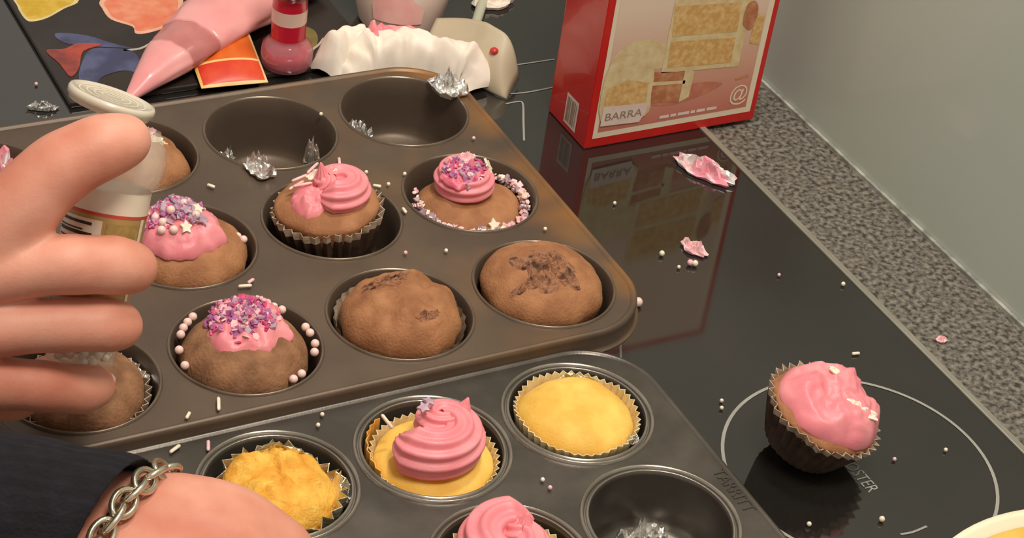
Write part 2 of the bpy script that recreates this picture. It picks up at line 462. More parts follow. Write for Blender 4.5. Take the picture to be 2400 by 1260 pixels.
# ------------------------------------------------------------------ the setting
floor = tag(box('floor', (-2.5, 0.265, -2.5, 2.5, -0.92, -0.90), M_floor), 'kitchen floor below the worktop', 'floor', kind='structure')
wall = tag(box('wall_right', (0.265, 0.285, -1.6, 1.6, -0.90, 0.62), M_wall), 'grey-green glass splashback wall behind the granite ledge', 'wall', kind='structure')
seal = tag(box('trim_1', (0.2625, 0.2648, -1.6, 1.6, -0.003, -0.0005), M_seal), 'pale seam line where splashback meets granite', 'trim', kind='structure')
wt = tag(box('worktop', (-0.40, 0.2645, -1.6, 1.6, -0.043, -0.003), M_granite), 'speckled grey granite worktop running along the glass splashback', 'worktop')
base = tag(box('cabinet_base', (-0.36, 0.2640, -1.6, 1.6, -0.899, -0.0432), mat('dark_cabinet', (60, 52, 46), scale=8, rough=0.5)), 'dark base cabinet under the granite worktop', 'cabinet')

hob = thing('hob', 'black glass hob with printed cooking zones beside the granite ledge', 'hob')
box('glass_plate', (-0.33, 0.1925, -0.46, 0.56, -0.0028, 0.0), M_hob, hob)
box('edge_trim', (0.1925, 0.1965, -0.46, 0.56, -0.0028, 0.0012), M_metal_trim, hob, 0.0005)
def ring_mark(c, r, w, a0=0, a1=2 * math.pi, n=96):
    v = []; f = []
    for i in range(n + 1):
        a = a0 + (a1 - a0) * i / n
        for rr in (r - w / 2, r + w / 2): v.append((c[0] + rr * math.cos(a), c[1] + rr * math.sin(a), 0.00025))
    for i in range(n): f.append((2 * i, 2 * i + 1, 2 * i + 3, 2 * i + 2))
    return v, f
def line_mark(pts, w=0.0012):
    v = []; f = []
    P = catmull([(x, y) for x, y in pts], 5)
    for k, p in enumerate(P):
        t = P[min(k + 1, len(P) - 1)] - P[max(0, k - 1)]; t = t / (np.linalg.norm(t) + 1e-9); nn = np.array([-t[1], t[0]]) * w / 2
        v += [(*(p - nn), 0.00025), (*(p + nn), 0.00025)]
    for k in range(len(P) - 1): f.append((2 * k, 2 * k + 1, 2 * k + 3, 2 * k + 2))
    return v, f
mk('zone_ring', *ring_mark((0.1063, -0.1386), 0.0672, 0.0017), M_mark, hob)
for pts in ([(0.0889, 0.2192), (0.1076, 0.2162), (0.1274, 0.2170)], [(0.0905, 0.2078), (0.0985, 0.2081), (0.1005, 0.2050), (0.0915, 0.187), (0.0822, 0.1685)],
            [(0.085, 0.2469), (0.1089, 0.2469), (0.1446, 0.2465)], [(0.0112, -0.0172), (0.027, -0.0174), (0.0431, -0.0145)], [(0.0431, -0.0135), (0.037, -0.0245), (0.0308, -0.0363)],
            [(0.0973, -0.1844), (0.1039, -0.1852), (0.1129, -0.1843)]):
    mk('zone_mark', *line_mark(pts), M_mark, hob)
text('zone_lettering', 'BOOSTER', 0.0098, frame((0.0998, -0.1245, 0.0002), (0, -1, 0), (1, 0, 0)), M_mark, hob, 0.00005, sx=0.72)

# ------------------------------------------------------------------ muffin tins
def tin_cell(hx0, hx1, hy0, hy1, rh, rc, corner, angs):
    """plate cell around one hole: ring of points on the hole and where each ray meets the cell's outline"""
    def inside(x, y):
        if x < -hx0 or x > hx1 or y < -hy0 or y > hy1: return False
        if corner:
            sx, sy = corner
            ex = hx1 if sx > 0 else hx0; ey = hy1 if sy > 0 else hy0
            dx = sx * x - (ex - rc); dy = sy * y - (ey - rc)
            if dx > 0 and dy > 0 and dx * dx + dy * dy > rc * rc: return False
        return True
    inn = []; out = []
    for a in angs:
        c, s = math.cos(a), math.sin(a)
        lo, hi = rh, 0.2
        for _ in range(40):
            m = (lo + hi) / 2
            if inside(c * m, s * m): lo = m
            else: hi = m
        inn.append((rh * c, rh * s)); out.append((lo * c, lo * s))
    return inn, out

def muffin_tin(label, ox, oy, px, py, nx, ny, H, mx, my, rc, rim, m, wall_prof, skirt, mrim, nrim, n=96):
    t = thing('muffin_tin', label, 'muffin tin', (ox, oy, 0))
    hx, hy = px / 2, py / 2
    rh = rim
    angs = set(round(2 * math.pi * i / n, 6) for i in range(n))
    for a in (hx, mx):
        for b in (hy, my):
            for sx in (1, -1):
                for sy in (1, -1):
                    angs.add(round(math.atan2(sy * b, sx * a) % (2 * math.pi), 6))
    angs = sorted(angs); na = len(angs)
    V = []; F = []
    for i in range(nx):
        for j in range(ny):
            e = (hx if i > 0 else mx, hx if i < nx - 1 else mx, hy if j > 0 else my, hy if j < ny - 1 else my)
            cr = None
            if i in (0, nx - 1) and j in (0, ny - 1): cr = (1 if i == nx - 1 else -1, 1 if j == ny - 1 else -1)
            inn, out = tin_cell(*e, rh, rc, cr, angs)
            b = len(V); cx, cy = i * px, j * py
            V += [(cx + x, cy + y, H) for x, y in inn] + [(cx + x, cy + y, H) for x, y in out]
            for k in range(na):
                k2 = (k + 1) % na
                F.append((b + k, b + na + k, b + na + k2, b + k2))
    mk('plate', V, F, m, t, False)
    # outer border: rolled edge and a short folded skirt
    X0, X1, Y0, Y1 = -mx, (nx - 1) * px + mx, -my, (ny - 1) * py + my
    ol = []
    for (cx, cy, a0) in ((X1 - rc, Y1 - rc, 0), (X0 + rc, Y1 - rc, 90), (X0 + rc, Y0 + rc, 180), (X1 - rc, Y0 + rc, 270)):
        for k in range(17):
            a = math.radians(a0 + 90 * k / 16); ol.append((cx, cy, math.cos(a), math.sin(a)))
    prof = skirt; V = []; F = []; no = len(ol)
    for (d, z) in prof:
        for (cx, cy, c, s) in ol: V.append((cx + (rc + d) * c, cy + (rc + d) * s, H + z))
    for k in range(len(prof) - 1):
        for i in range(no):
            j = (i + 1) % no; F.append((k * no + i, (k + 1) * no + i, (k + 1) * no + j, k * no + j))
    mk('rim_skirt', V, F, m, t, True)
    v, f = lathe_data(wall_prof, 72, closed_bottom=False)
    f.append(tuple((len(wall_prof) - 1) * 72 + i for i in range(72)))
    cup = None
    for i in range(nx):
        for j in range(ny):
            if cup is None:
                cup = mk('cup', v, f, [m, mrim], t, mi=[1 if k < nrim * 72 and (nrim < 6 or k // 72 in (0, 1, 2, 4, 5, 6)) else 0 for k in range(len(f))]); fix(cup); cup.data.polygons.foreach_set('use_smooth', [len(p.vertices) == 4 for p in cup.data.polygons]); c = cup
            else:
                c = cup.copy(); COL.objects.link(c); c.parent = t
            c.location = (i * px, j * py, H)
    return t

PX, PY, H1 = 0.0789, 0.083, 0.036
sk1 = [(-0.0015, 0.0), (-0.0004, 0.0011), (0.0008, 0.0014), (0.0020, 0.0004), (0.0022, -0.0015), (0.0020, -0.0085), (0.0032, -0.0100), (0.0042, -0.0096), (0.0040, -0.0108), (0.0020, -0.0112)]
wp1 = [(0.0364, 0.0), (0.0360, 0.0011), (0.0354, 0.0013), (0.0347, 0.0003), (0.0343, -0.0014), (0.0336, -0.003), (0.0325, -0.010), (0.0298, -0.0270), (0.0286, -0.0322), (0.0262, -0.0345), (0.0, -0.0345)][:-1]
wp1 += [(0.012, -0.0347)]
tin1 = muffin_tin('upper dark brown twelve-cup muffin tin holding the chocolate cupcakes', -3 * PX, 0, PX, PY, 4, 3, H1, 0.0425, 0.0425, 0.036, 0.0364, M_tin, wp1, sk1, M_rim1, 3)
QX, QY, H2 = 0.0746, 0.0765, 0.030
sk2 = [(-0.0015, 0.0), (-0.0004, 0.0009), (0.0008, 0.0010), (0.0018, 0.0002), (0.0019, -0.006), (0.0008, -0.0065)]
wp2 = [(0.0362, 0.0), (0.0357, 0.0015), (0.0350, 0.0016), (0.0344, 0.0004), (0.0338, -0.0006), (0.0333, -0.0002), (0.0328, 0.0011), (0.0321, 0.0009), (0.0316, -0.0016), (0.0303, -0.010), (0.0278, -0.0240), (0.0266, -0.0272), (0.0244, -0.0285), (0.012, -0.0287)]
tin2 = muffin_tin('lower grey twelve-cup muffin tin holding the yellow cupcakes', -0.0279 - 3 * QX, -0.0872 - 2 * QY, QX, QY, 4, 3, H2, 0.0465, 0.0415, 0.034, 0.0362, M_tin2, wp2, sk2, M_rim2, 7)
text('embossed_lettering', 'TARRITT', 0.0092, frame((0.0290 + 3 * QX + 0.0104, 0.0872 - 0.143 + 2 * QY, H2 - 0.0001), (0, -1, 0), (1, 0, 0)), M_tin2, tin2, 0.0005, sx=0.8)

def T1(i, j): return (i * PX, j * PY, H1)
def T2(i, j): return (-0.0279 + i * QX, -0.0872 + j * QY, H2)

# ------------------------------------------------------------------ cupcake pieces
def cake(parent, loc=(0, 0, 0), m=M_cake, R=0.0295, H=0.012, depth=0.030, rb=0.0235, mw=None, **k):
    v, f, nr, nt = dome_data(R, H, depth, rb, **k)
    o = mk('cake', v, f, m, parent); o.location = loc
    if mw is not None: o.matrix_local = mw
    return o

def surf_pts(o, rng, n, rmax, cx=0, cy=0):
    c = [v.co.copy() for v in o.data.vertices if (v.co.x - cx) ** 2 + (v.co.y - cy) ** 2 < rmax * rmax and v.normal.z > 0.05]
    out = []
    for _ in range(n):
        p = rng.choice(c); out.append(p + Vector((rng.uniform(-.0007, .0007), rng.uniform(-.0007, .0007), 0.0003)))
    return out

def on_surf(o, x, y, up=0.0006):
    """height of a thing's part above point x, y in its parent's space"""
    from mathutils.bvhtree import BVHTree
    bm = bmesh.new(); bm.from_mesh(o.data); bv = BVHTree.FromBMesh(bm); bm.free()
    h = bv.ray_cast(Vector((x - o.location.x, y - o.location.y, 0.2)), Vector((0, 0, -1)))[0]
    return (x, y, (h.z if h else 0) + o.location.z + up)

def blob(parent, loc, R, H, m=M_pink, name='frosting', **k):
    v, f, nr, nt = dome_data(R, H, 0.002, R * 0.9, **k)
    o = mk(name, v, f, m, parent); o.location = loc; return o

def sprinkles(parent, on, rng, m, n, rmax, size, kind='chip', name='sugar_sprinkles', cx=0, cy=0):
    D = []
    for p in surf_pts(on, rng, n, rmax, cx, cy):
        if kind == 'chip': D.append(chip(p, size * rng.uniform(.7, 1.3), rng))
        else: D.append(strand(p, size * rng.uniform(.7, 1.3), 0.0007, rng.random() * 6.28, rng.uniform(-.3, .6)))
    o = mk(name, *join_data(D), m, parent, kind != 'chip'); o.location = on.location; o['kind'] = 'stuff'
    return o

PEARL = None
def pearl(parent, loc, r=0.0021, m=M_pearl, name='sugar_pearl'):
    global PEARL
    if PEARL is None:
        PEARL = bpy.data.meshes.new('pearl'); v, f = sphere_data(1.0, nu=12, nv=8); PEARL.from_pydata(v, [], f); PEARL.materials.append(M_pearl)
        PEARL.polygons.foreach_set('use_smooth', [True] * len(PEARL.polygons))
    o = bpy.data.objects.new(name, PEARL); COL.objects.link(o); o.parent = parent; o.location = loc; o.scale = (r, r, r)
    return o

def star_piece(parent, loc, s, m, rot, name='sugar_star'):
    pts = []
    for i in range(10):
        a = math.pi * i / 5; r = s if i % 2 == 0 else s * 0.55
        pts.append((r * math.cos(a), r * math.sin(a)))
    o = mk(name, *poly_prism(pts, -0.0006, 0.0006), m, parent, False); o.location = loc; o.rotation_euler = rot
    return o

def swirl(parent, loc, R0, rt, H, turns=1.6, th0=0.0, m=M_pink, lobes=9, peak=(0.0, 0.0), depth=0.16, name='frosting_swirl'):
    N = 110; pts = []; rad = []
    for k in range(N + 1):
        s = k / N
        a = th0 + 2 * math.pi * turns * s
        rr = R0 * (1 - s) ** 0.85
        pts.append((rr * math.cos(a) + peak[0] * s ** 4, rr * math.sin(a) + peak[1] * s ** 4, rt * 0.75 + H * s ** 1.1))
        rad.append(rt * (1 - 0.45 * s) * (min(1.0, 0.35 + s * 9)))
    top = pts[-1]
    for q in range(1, 9):
        pts.append((top[0] + peak[0] * 0.04 * q, top[1] + peak[1] * 0.04 * q, top[2] + 0.0014 * q)); rad.append(rad[N] * (1 - q / 8.4))
    n = lobes * 6
    v, f = tube_data(pts, rad, n, True, lambda a, k: 1 - depth * 0.5 + depth * 0.5 * math.cos(lobes * a + k * 0.010))
    o = mk(name, v, f, m, parent); o.location = loc; return o

def pleated_case(parent, loc, rb, rt, h, m, edge=None, n=34, amp=0.0011, tear=0.0, seed=0, mw=None, name='paper_case', mid=None):
    zs = [0, 0.12, 0.35, 0.6, 0.85, 0.93, 1.0]
    prof = [(rb + (rt - rb) * z, h * z) for z in zs]
    def rf(a, k, r, z, i):
        q = (1 if i % 2 else -1) * amp * (0.25 + zs[k] * 1.0)
        zz = z
        if k >= 4:
            zz += (0.0003 if i % 2 else -0.0003)
            if tear: zz += tear * zs[k] * fb3(math.cos(a), math.sin(a), 0, 1.6, seed)
        return r + q, zz
    nn = 2 * n
    v, f = lathe_data(prof, nn, rf)
    mi = [1 if (edge and k >= 4) else 0 for k in range(len(zs) - 1) for i in range(nn)]
    f.append(tuple(range(nn - 1, -1, -1))); mi.append(0)
    # inner lining just inside
    b = len(v)
    for k in range(len(zs)):
        for i in range(nn):
            x, y, z = v[k * nn + i]; L = math.hypot(x, y); s = (L - 0.0005) / L; v.append((x * s, y * s, z + (0.0002 if k == 0 else 0)))
    for k in range(len(zs) - 1):
        for i in range(nn):
            j = (i + 1) % nn; f.append((b + k * nn + j, b + k * nn + i, b + (k + 1) * nn + i, b + (k + 1) * nn + j)); mi.append(1 if edge else 0)
    K = (len(zs) - 1) * nn
    for i in range(nn):
        j = (i + 1) % nn; f.append((K + i, K + j, b + K + j, b + K + i)); mi.append(1 if edge else 0)
    o = mk(name, v, f, [m, edge or m], parent, False, mw, mi)
    if mw is None: o.location = loc
    return o

def crack_patch(parent, on, cx, cy, r, ex, ey, seed, lift=0.0004, m=M_crack):
    """rough cracked crumb lying in the crust, follows the dome it belongs to"""
    src = on
    from mathutils.bvhtree import BVHTree
    bm = bmesh.new(); bm.from_mesh(src.data); bv = BVHTree.FromBMesh(bm); bm.free()
    v = []; f = []; nt, nr = 40, 14
    def P(rho, a):
        e = 1 + 0.45 * fb3(math.cos(a) * 1.5, math.sin(a) * 1.5, 0, 1.4, seed)
        x = cx + r * ex * rho * e * math.cos(a); y = cy + r * ey * rho * e * math.sin(a)
        h = bv.ray_cast(Vector((x, y, 0.1)), Vector((0, 0, -1)))[0]
        z = h.z if h else 0
        z += (lift + 0.0022 * fb3(x, y, 0, 420, seed + 2, 4)) * (1 - rho ** 3) - 0.0008 * rho ** 6
        return (x, y, z)
    v.append(P(0, 0))
    for k in range(1, nr + 1):
        for i in range(nt): v.append(P(k / nr, 2 * math.pi * i / nt))
    for i in range(nt): f.append((0, 1 + i, 1 + (i + 1) % nt))
    for k in range(nr - 1):
        for i in range(nt):
            j = (i + 1) % nt; f.append((1 + k * nt + i, 1 + (k + 1) * nt + i, 1 + (k + 1) * nt + j, 1 + k * nt + j))
    o = mk('cracked_crust', v, f, m, parent, False); o.location = on.location; return o

rng = random.Random(7)
GC = 'chocolate cupcakes in the upper tin'
GY = 'yellow cupcakes in the lower tin'

# C3: plain chocolate cake with a cracked crown (front right corner of the upper tin)
t = thing('cupcake', 'plain chocolate cupcake with a cracked crown in the corner cup nearest the hob', 'cupcake', T1(0, 0), GC)
c = cake(t, (-0.0005, 0.001, -0.003), M_cake, R=0.0310, H=0.0175, depth=0.029, rb=0.0245, seed=1, edge=0.05, bump=0.0012, bs=90, p=2.6, nr=44, nt=110, fine=0.0042, fs=170, mask=lambda x, y: math.exp(-(((x + 0.002) / 0.012) ** 2 + ((y + 0.006) / 0.012) ** 2)))
crack_patch(t, c, -0.001, -0.006, 0.0165, 1.0, 1.1, 4, 0.0022)
crack_patch(t, c, -0.0150, -0.0120, 0.0060, 1.5, 0.6, 19, 0.0014)
# C2: lumpy plain chocolate cake
t = thing('cupcake', 'plain lumpy chocolate cupcake with no frosting, between the pearl-ringed and cracked ones', 'cupcake', T1(-1, 0), GC)
c = cake(t, (0.0005, -0.001, -0.003), M_cake, R=0.0292, H=0.0180, depth=0.029, rb=0.0235, seed=5, edge=0.10, bump=0.0030, bs=75, p=3.0, nr=40, nt=100, fine=0.0022, fs=200, mask=lambda x, y: math.exp(-(((x + 0.004) / 0.014) ** 2 + ((y - 0.008) / 0.007) ** 2)) + 0.8 * math.exp(-(((x - 0.006) / 0.010) ** 2 + ((y + 0.018) / 0.008) ** 2)))
crack_patch(t, c, -0.004, 0.010, 0.0085, 1.7, 0.6, 6, 0.0016)
crack_patch(t, c, 0.004, -0.018, 0.0045, 1.5, 0.6, 11, 0.0012)
v, f = lathe_data([(0.0245, -0.0320), (0.0262, -0.027), (0.0315, -0.004), (0.0318, -0.002)], 60, lambda a, k, r, z, i: (r + (0.0005 if i % 2 else -0.0005), z + (0.0015 * fb3(math.cos(a), math.sin(a), 0, 2, 3) if k > 1 else 0)))
mk('foil_case', v, f, M_case_edge, t, False)
# C1: frosted, pearls round it
t = thing('cupcake', 'chocolate cupcake with purple-sprinkled frosting, ringed by pink sugar pearls', 'cupcake', T1(-2, 0), GC)
c = cake(t, (-0.001, -0.001, -0.006), M_cake2, R=0.0298, H=0.0190, depth=0.026, rb=0.0240, seed=9, edge=0.06, bump=0.0016, bs=100, p=2.3)
fr = blob(t, (0.001, 0.0025, 0.0080), 0.0205, 0.0095, M_pink, seed=12, edge=0.22, bump=0.0028, bs=170, fine=0.0008, fs=420, p=2.2)
sprinkles(t, fr, rng, M_mag, 46, 0.018, 0.0034, cx=-.002, cy=.002)
sprinkles(t, fr, rng, M_purple, 130, 0.016, 0.0032, cx=-.002, cy=.003)
sprinkles(t, fr, rng, M_rose, 60, 0.017, 0.0030, cx=-.002, cy=.002)
sprinkles(t, fr, rng, M_lilac, 46, 0.014, 0.0032, cx=.001, cy=.001)
for (a, r, z) in ((62, .0285, .0030), (52, .0290, .0028), (43, .0295, .0022), (35, .0300, .0018), (5, .0308, .0008), (-3, .0312, .0005), (-16, .0320, -.0004), (-27, .0316, -.0006), (-58, .0314, -.0010), (-68, .0312, -.0010),
                  (-172, .0318, -.0008), (170, .0312, .0005), (150, .0305, .0010), (142, .0303, .0018), (134, .0300, .0022), (126, .0296, .0028)):
    a = math.radians(a); pearl(t, (r * math.cos(a), r * math.sin(a), z + 0.0012))
# C0: mostly under the hand
t = thing('cupcake', 'crumbly chocolate cupcake in the corner cup under the hand', 'cupcake', T1(-3, 0), GC)
c = cake(t, (0.0, -0.004, -0.004), M_cake2, R=0.0275, H=0.0170, depth=0.028, rb=0.0225, seed=21, edge=0.08, bump=0.0026, bs=110, p=2.5)
pleated_case(t, (0, -0.002, -0.033), 0.0235, 0.0298, 0.030, M_case, M_case_edge, seed=4)
o = mk('foil_scrap', *crumple_data(0.006, 0.009, 0.008, 31), M_foil, t, False); o.location = (0.0255, 0.004, -0.008)
o = mk('foil_scrap', *crumple_data(0.003, 0.007, 0.012, 32), M_foilg, t, False); o.location = (0.020, 0.018, -0.004)
# B0: frosting with sprinkles, stars and pearls
t = thing('cupcake', 'chocolate cupcake heaped with pink frosting, grey stars and pearls beside the jar', 'cupcake', T1(-2, 1), GC)
c = cake(t, (0.001, -0.001, -0.005), M_cake, R=0.0300, H=0.0150, depth=0.027, rb=0.0240, seed=14, edge=0.06, bump=0.0010, bs=80, p=2.6)
fr = blob(t, (-0.0015, 0.001, 0.0070), 0.0212, 0.0150, M_pink, seed=17, edge=0.18, bump=0.0022, bs=150, fine=0.0006, fs=420, p=1.9)
sprinkles(t, fr, rng, M_mag, 40, 0.014, 0.0030, cx=-.007, cy=.003)
sprinkles(t, fr, rng, M_purple, 90, 0.015, 0.0032, cx=-.004, cy=.004)
sprinkles(t, fr, rng, M_rose, 40, 0.016, 0.0040, 'strand', cx=-.004, cy=.003)
sprinkles(t, fr, rng, M_lilac, 46, 0.014, 0.0042, cx=-.002, cy=.003)
for x, y in ((-.013, -.004), (-.0145, .002), (-.008, -.001), (-.015, -.008), (.003, -.006), (-.010, -.011), (.001, .005)):
    pearl(t, on_surf(fr, x, y, 0.0012), 0.0022)
for x, y, q, mm, rr in ((-.004, -.0115, .0036, M_white, (.75, .1, .3)), (.001, -.007, .0038, M_lilac, (.5, .2, .8)), (.006, -.0075, .0038, M_lilac, (.5, .5, .1)), (.005, -.003, .0032, M_white, (.3, .4, .1)), (-.001, -.003, .0036, M_lilac, (.3, .1, .5)), (.004, .003, .0036, M_lilac, (.1, .4, .2)), (-.003, .004, .0034, M_lilac, (.2, -.2, .2))):
    star_piece(t, on_surf(fr, x, y, 0.0010), q, mm, rr)
for p in ((.0270, -.002, .0015), (.0290, -.005, .0012)): pearl(t, p, 0.0020)
o = mk('sugar_strand', *strand((0.013, 0.016, 0.0075), 0.008, 0.0012, 0.2), M_white, t)
# B1: cupcake lifted out in its brown case
t = thing('cupcake', 'chocolate cupcake in a pleated brown case, sitting high with smeared pink frosting', 'cupcake', T1(-1, 1), GC)
R1 = Matrix.Translation((0.0, -0.001, -0.0235)) @ Matrix.Rotation(math.radians(-4), 4, 'X') @ Matrix.Rotation(math.radians(-5), 4, 'Y')
pleated_case(t, None, 0.0205, 0.0278, 0.0305, M_case, M_case_edge, n=30, amp=0.0012, tear=0.004, seed=8, mw=R1)
c = cake(t, mw=R1 @ Matrix.Translation((0, 0, 0.0315)), m=M_cake, R=0.0268, H=0.0065, depth=0.027, rb=0.0190, seed=23, edge=0.05, bump=0.0012, bs=80, p=4.0)
fr = swirl(t, (0.0020, 0.0010, 0.0105), 0.0112, 0.0104, 0.0020, 1.15, 3.6, M_pink, lobes=10, peak=(-0.006, 0.004), depth=0.2)
bl = blob(t, (-0.0110, -0.001, 0.0105), 0.0125, 0.0095, M_pink, seed=31, edge=0.25, bump=0.0022, bs=200, p=2.0)
bl2 = blob(t, (-0.001, -0.004, 0.0170), 0.0065, 0.0028, M_pinkd, seed=33, edge=0.3, bump=0.001, bs=300, name='frosting_hollow')
sprinkles(t, bl2, rng, M_purple, 16, 0.006, 0.0030); sprinkles(t, bl2, rng, M_lilac, 8, 0.005, 0.003)
o = mk('white_chocolate_chunk', *crumple_data(0.0055, 0.004, 0.0042, 41), M_white, t, False); o.location = (0.000, 0.006, 0.0215)
o = mk('white_chocolate_chunk', *crumple_data(0.0065, 0.0035, 0.0032, 43), M_tissue, t, False); o.location = (-0.005, 0.011, 0.0195)
o = mk('foil_scrap', *crumple_data(0.0045, 0.002, 0.003, 44), M_foil, t, False); o.location = (0.0055, 0.011, 0.0195)
for k, (x, y, z, a) in enumerate(((-.014, .012, .020, .2), (-.017, .009, .018, .35), (-.006, .015, .0225, .6), (-.015, .006, .020, -.1))):
    mk('sugar_strand', *strand((x, y, z), 0.010, 0.0008, a, 0.1), M_rose, t)
# B2: small swirl, sugar bits all round
t = thing('cupcake', 'chocolate cupcake with a small piped pink swirl and sugar bits round its edge', 'cupcake', T1(0, 1), GC)
c = cake(t, (0.0, -0.002, -0.0090), M_cake, R=0.0282, H=0.0100, depth=0.024, rb=0.0235, seed=41, edge=0.06, bump=0.0022, bs=60, p=2.6)
swirl(t, (0.0, 0.0030, -0.0040), 0.0115, 0.0108, 0.0050, 1.5, 0.5, M_pink, lobes=10, depth=0.2)
tp = blob(t, (-0.003, 0.0040, 0.0100), 0.0132, 0.0050, M_pinkd, seed=44, edge=0.25, bump=0.002, bs=250, name='sprinkle_bed')
sprinkles(t, tp, rng, M_purple, 70, 0.0115, 0.0030); sprinkles(t, tp, rng, M_mag, 24, 0.0105, 0.003); sprinkles(t, tp, rng, M_rose, 40, 0.011, 0.0028); sprinkles(t, tp, rng, M_lilac, 30, 0.011, 0.003)
star_piece(t, (-.013, .005, .0135), 0.003, M_lilac, (.9, -.5, 0), 'sugar_star'); star_piece(t, (.0105, .003, .0135), 0.0045, M_white, (.5, .9, .2)); star_piece(t, (-.006, -.008, .0115), 0.0028, M_lilac, (1.0, 0, .4))
o = mk('white_chocolate_chunk', *crumple_data(0.0045, 0.0035, 0.003, 46), M_rose, t, False); o.location = (0.001, 0.010, 0.0150)
for nm, mm, n, s in (('sugar_sprinkles', M_rose, 90, 0.0026), ('sugar_sprinkles', M_lilac, 60, 0.0026), ('sugar_sprinkles', M_white, 60, 0.0022)):
    D = []
    for _ in range(n):
        a = rng.choice([rng.uniform(2.4, 6.9), rng.uniform(2.9, 4.9), rng.uniform(5.3, 6.9)]); r = rng.uniform(0.0275, 0.0312)
        D.append(chip((r * math.cos(a), r * math.sin(a) - 0.001, -0.0045 + rng.uniform(-0.0015, 0.003)), s * rng.uniform(.7, 1.6), rng))
    o = mk(nm, *join_data(D), mm, t, False); o['kind'] = 'stuff'
star_piece(t, (0.001, -0.0265, -0.003), 0.0040, M_white, (0.8, 0, 0.3))
# A0: behind the jar
t = thing('cupcake', 'pale brown cupcake with white chips, half hidden behind the jar', 'cupcake', T1(-2, 2), GC)
c = cake(t, (0.002, -0.002, -0.006), M_cake, R=0.0278, H=0.0150, depth=0.026, rb=0.0225, seed=51, edge=0.07, bump=0.0014, bs=90, p=2.6)
for (x, y, z, s, q, mm) in ((.013, -.001, .0072, .0045, 51, M_white), (.016, -.004, .0055, .0035, 52, M_white), (.011, .005, .0085, .0050, 53, M_rose), (.005, .002, .009, .005, 54, M_white)):
    o = mk('white_chocolate_chip', *crumple_data(s, s * .7, s * .7, q), mm, t, False); o.location = (x, y, z)

# D0: torn yellow cupcake in foil
t = thing('cupcake', 'torn yellow cupcake in crumpled foil, half under the wrist', 'cupcake', T2(-2, 0), GY)
c = cake(t, (0.001, -0.002, -0.004), M_orange, R=0.0248, H=0.0120, depth=0.024, rb=0.0215, seed=61, edge=0.10, bump=0.0035, bs=110, p=3.4, fine=0.0008, fs=420, tip=(-.10, .1))
pleated_case(t, (0.001, -0.002, -0.0275), 0.0228, 0.0272, 0.0285, M_foilg, M_foilg, n=26, amp=0.0014, tear=0.010, seed=10, name='foil_case')
o = mk('foil_scrap', *crumple_data(0.0125, 0.005, 0.010, 62), M_foilg, t, False); o.location = (0.009, 0.0185, -0.0010); o.rotation_euler = (0.5, 0, -0.45)
o = mk('foil_scrap', *crumple_data(0.004, 0.010, 0.009, 64), M_foil, t, False); o.location = (0.0255, -0.006, -0.008); o.rotation_euler = (0, 0.3, 0.2)
# D1: yellow cupcake, pink swirl
t = thing('cupcake', 'yellow cupcake with a full ridged pink swirl, between two plain yellow ones', 'cupcake', T2(-1, 0), GY)
pleated_case(t, (0.0, -0.002, -0.0275), 0.0225, 0.0290, 0.0255, M_casew, M_casew, n=44, amp=0.0007, seed=12)
c = cake(t, (0.0, -0.002, -0.0055), M_yellow, R=0.0272, H=0.0060, depth=0.020, rb=0.0225, seed=71, edge=0.03, bump=0.0008, bs=60, p=3.5)
swirl(t, (0.0015, 0.0005, -0.0020), 0.0162, 0.0128, 0.0030, 1.2, 3.0, M_pink, lobes=11, peak=(0.012, 0.003), depth=0.2)
v = []; f = []
for i in range(15):
    a = math.radians(120 + 5.2 * i); rr = 0.0300 + (0.0005 if i % 2 else -0.0005)
    for z in (-0.010, -0.003, 0.0035 - 0.002 * abs(i - 6) / 6): v.append((rr * math.cos(a), rr * math.sin(a), z))
for i in range(14):
    for k in range(2): f.append((3 * i + k, 3 * i + 3 + k, 3 * i + 4 + k, 3 * i + 1 + k))
o = mk('folded_case_flap', v, f, M_casegold, t, False); sm = o.modifiers.new('thickness', 'SOLIDIFY'); sm.thickness = 0.0004
star_piece(t, (-0.004, 0.006, 0.0205), 0.0032, M_lilac, (.2, -.2, .3)); star_piece(t, (0.000, 0.009, 0.0205), 0.003, M_lilac, (.1, .2, .1))
mk('sugar_strand', *strand((-0.0185, 0.0115, 0.012), 0.008, 0.0009, 2.2, 0.7), M_white, t)
# D2: plain yellow
t = thing('cupcake', 'plain yellow cupcake with smooth domed top and no frosting', 'cupcake', T2(0, 0), GY)
pleated_case(t, (-0.001, -0.001, -0.0275), 0.0228, 0.0292, 0.0295, M_casew, M_casew, n=46, amp=0.0007, seed=14, tear=0.0025)
c = cake(t, (-0.001, -0.001, -0.0045), M_yellow, R=0.0276, H=0.0130, depth=0.021, rb=0.0225, seed=83, edge=0.04, bump=0.0020, bs=55, p=2.8)
o = mk('foil_scrap', *crumple_data(0.011, 0.0038, 0.006, 84), M_foilg, t, False); o.location = (0.013, 0.0215, -0.002); o.rotation_euler = (0.6, 0, -0.5)
o = mk('foil_scrap', *crumple_data(0.0035, 0.0028, 0.005, 85), M_foil, t, False); o.location = (0.0165, -0.0235, -0.0030)
# E1: swirl at the frame's bottom
t = thing('cupcake', 'yellow cupcake topped with a rough pink swirl beside the empty cup', 'cupcake', T2(-1, -1), GY)
pleated_case(t, (0.0, 0.0, -0.0275), 0.0225, 0.0290, 0.0255, M_casew, M_casew, n=44, amp=0.0007, seed=16)
c = cake(t, (0.0, 0.0, -0.0055), M_yellow, R=0.0272, H=0.0060, depth=0.020, rb=0.0225, seed=91, edge=0.03, bump=0.0008, bs=60, p=3.5)
swirl(t, (0.0, 0.000, -0.0020), 0.0162, 0.0128, 0.0035, 1.25, 0.6, M_pink, lobes=9, peak=(0.006, 0.004), depth=0.2)
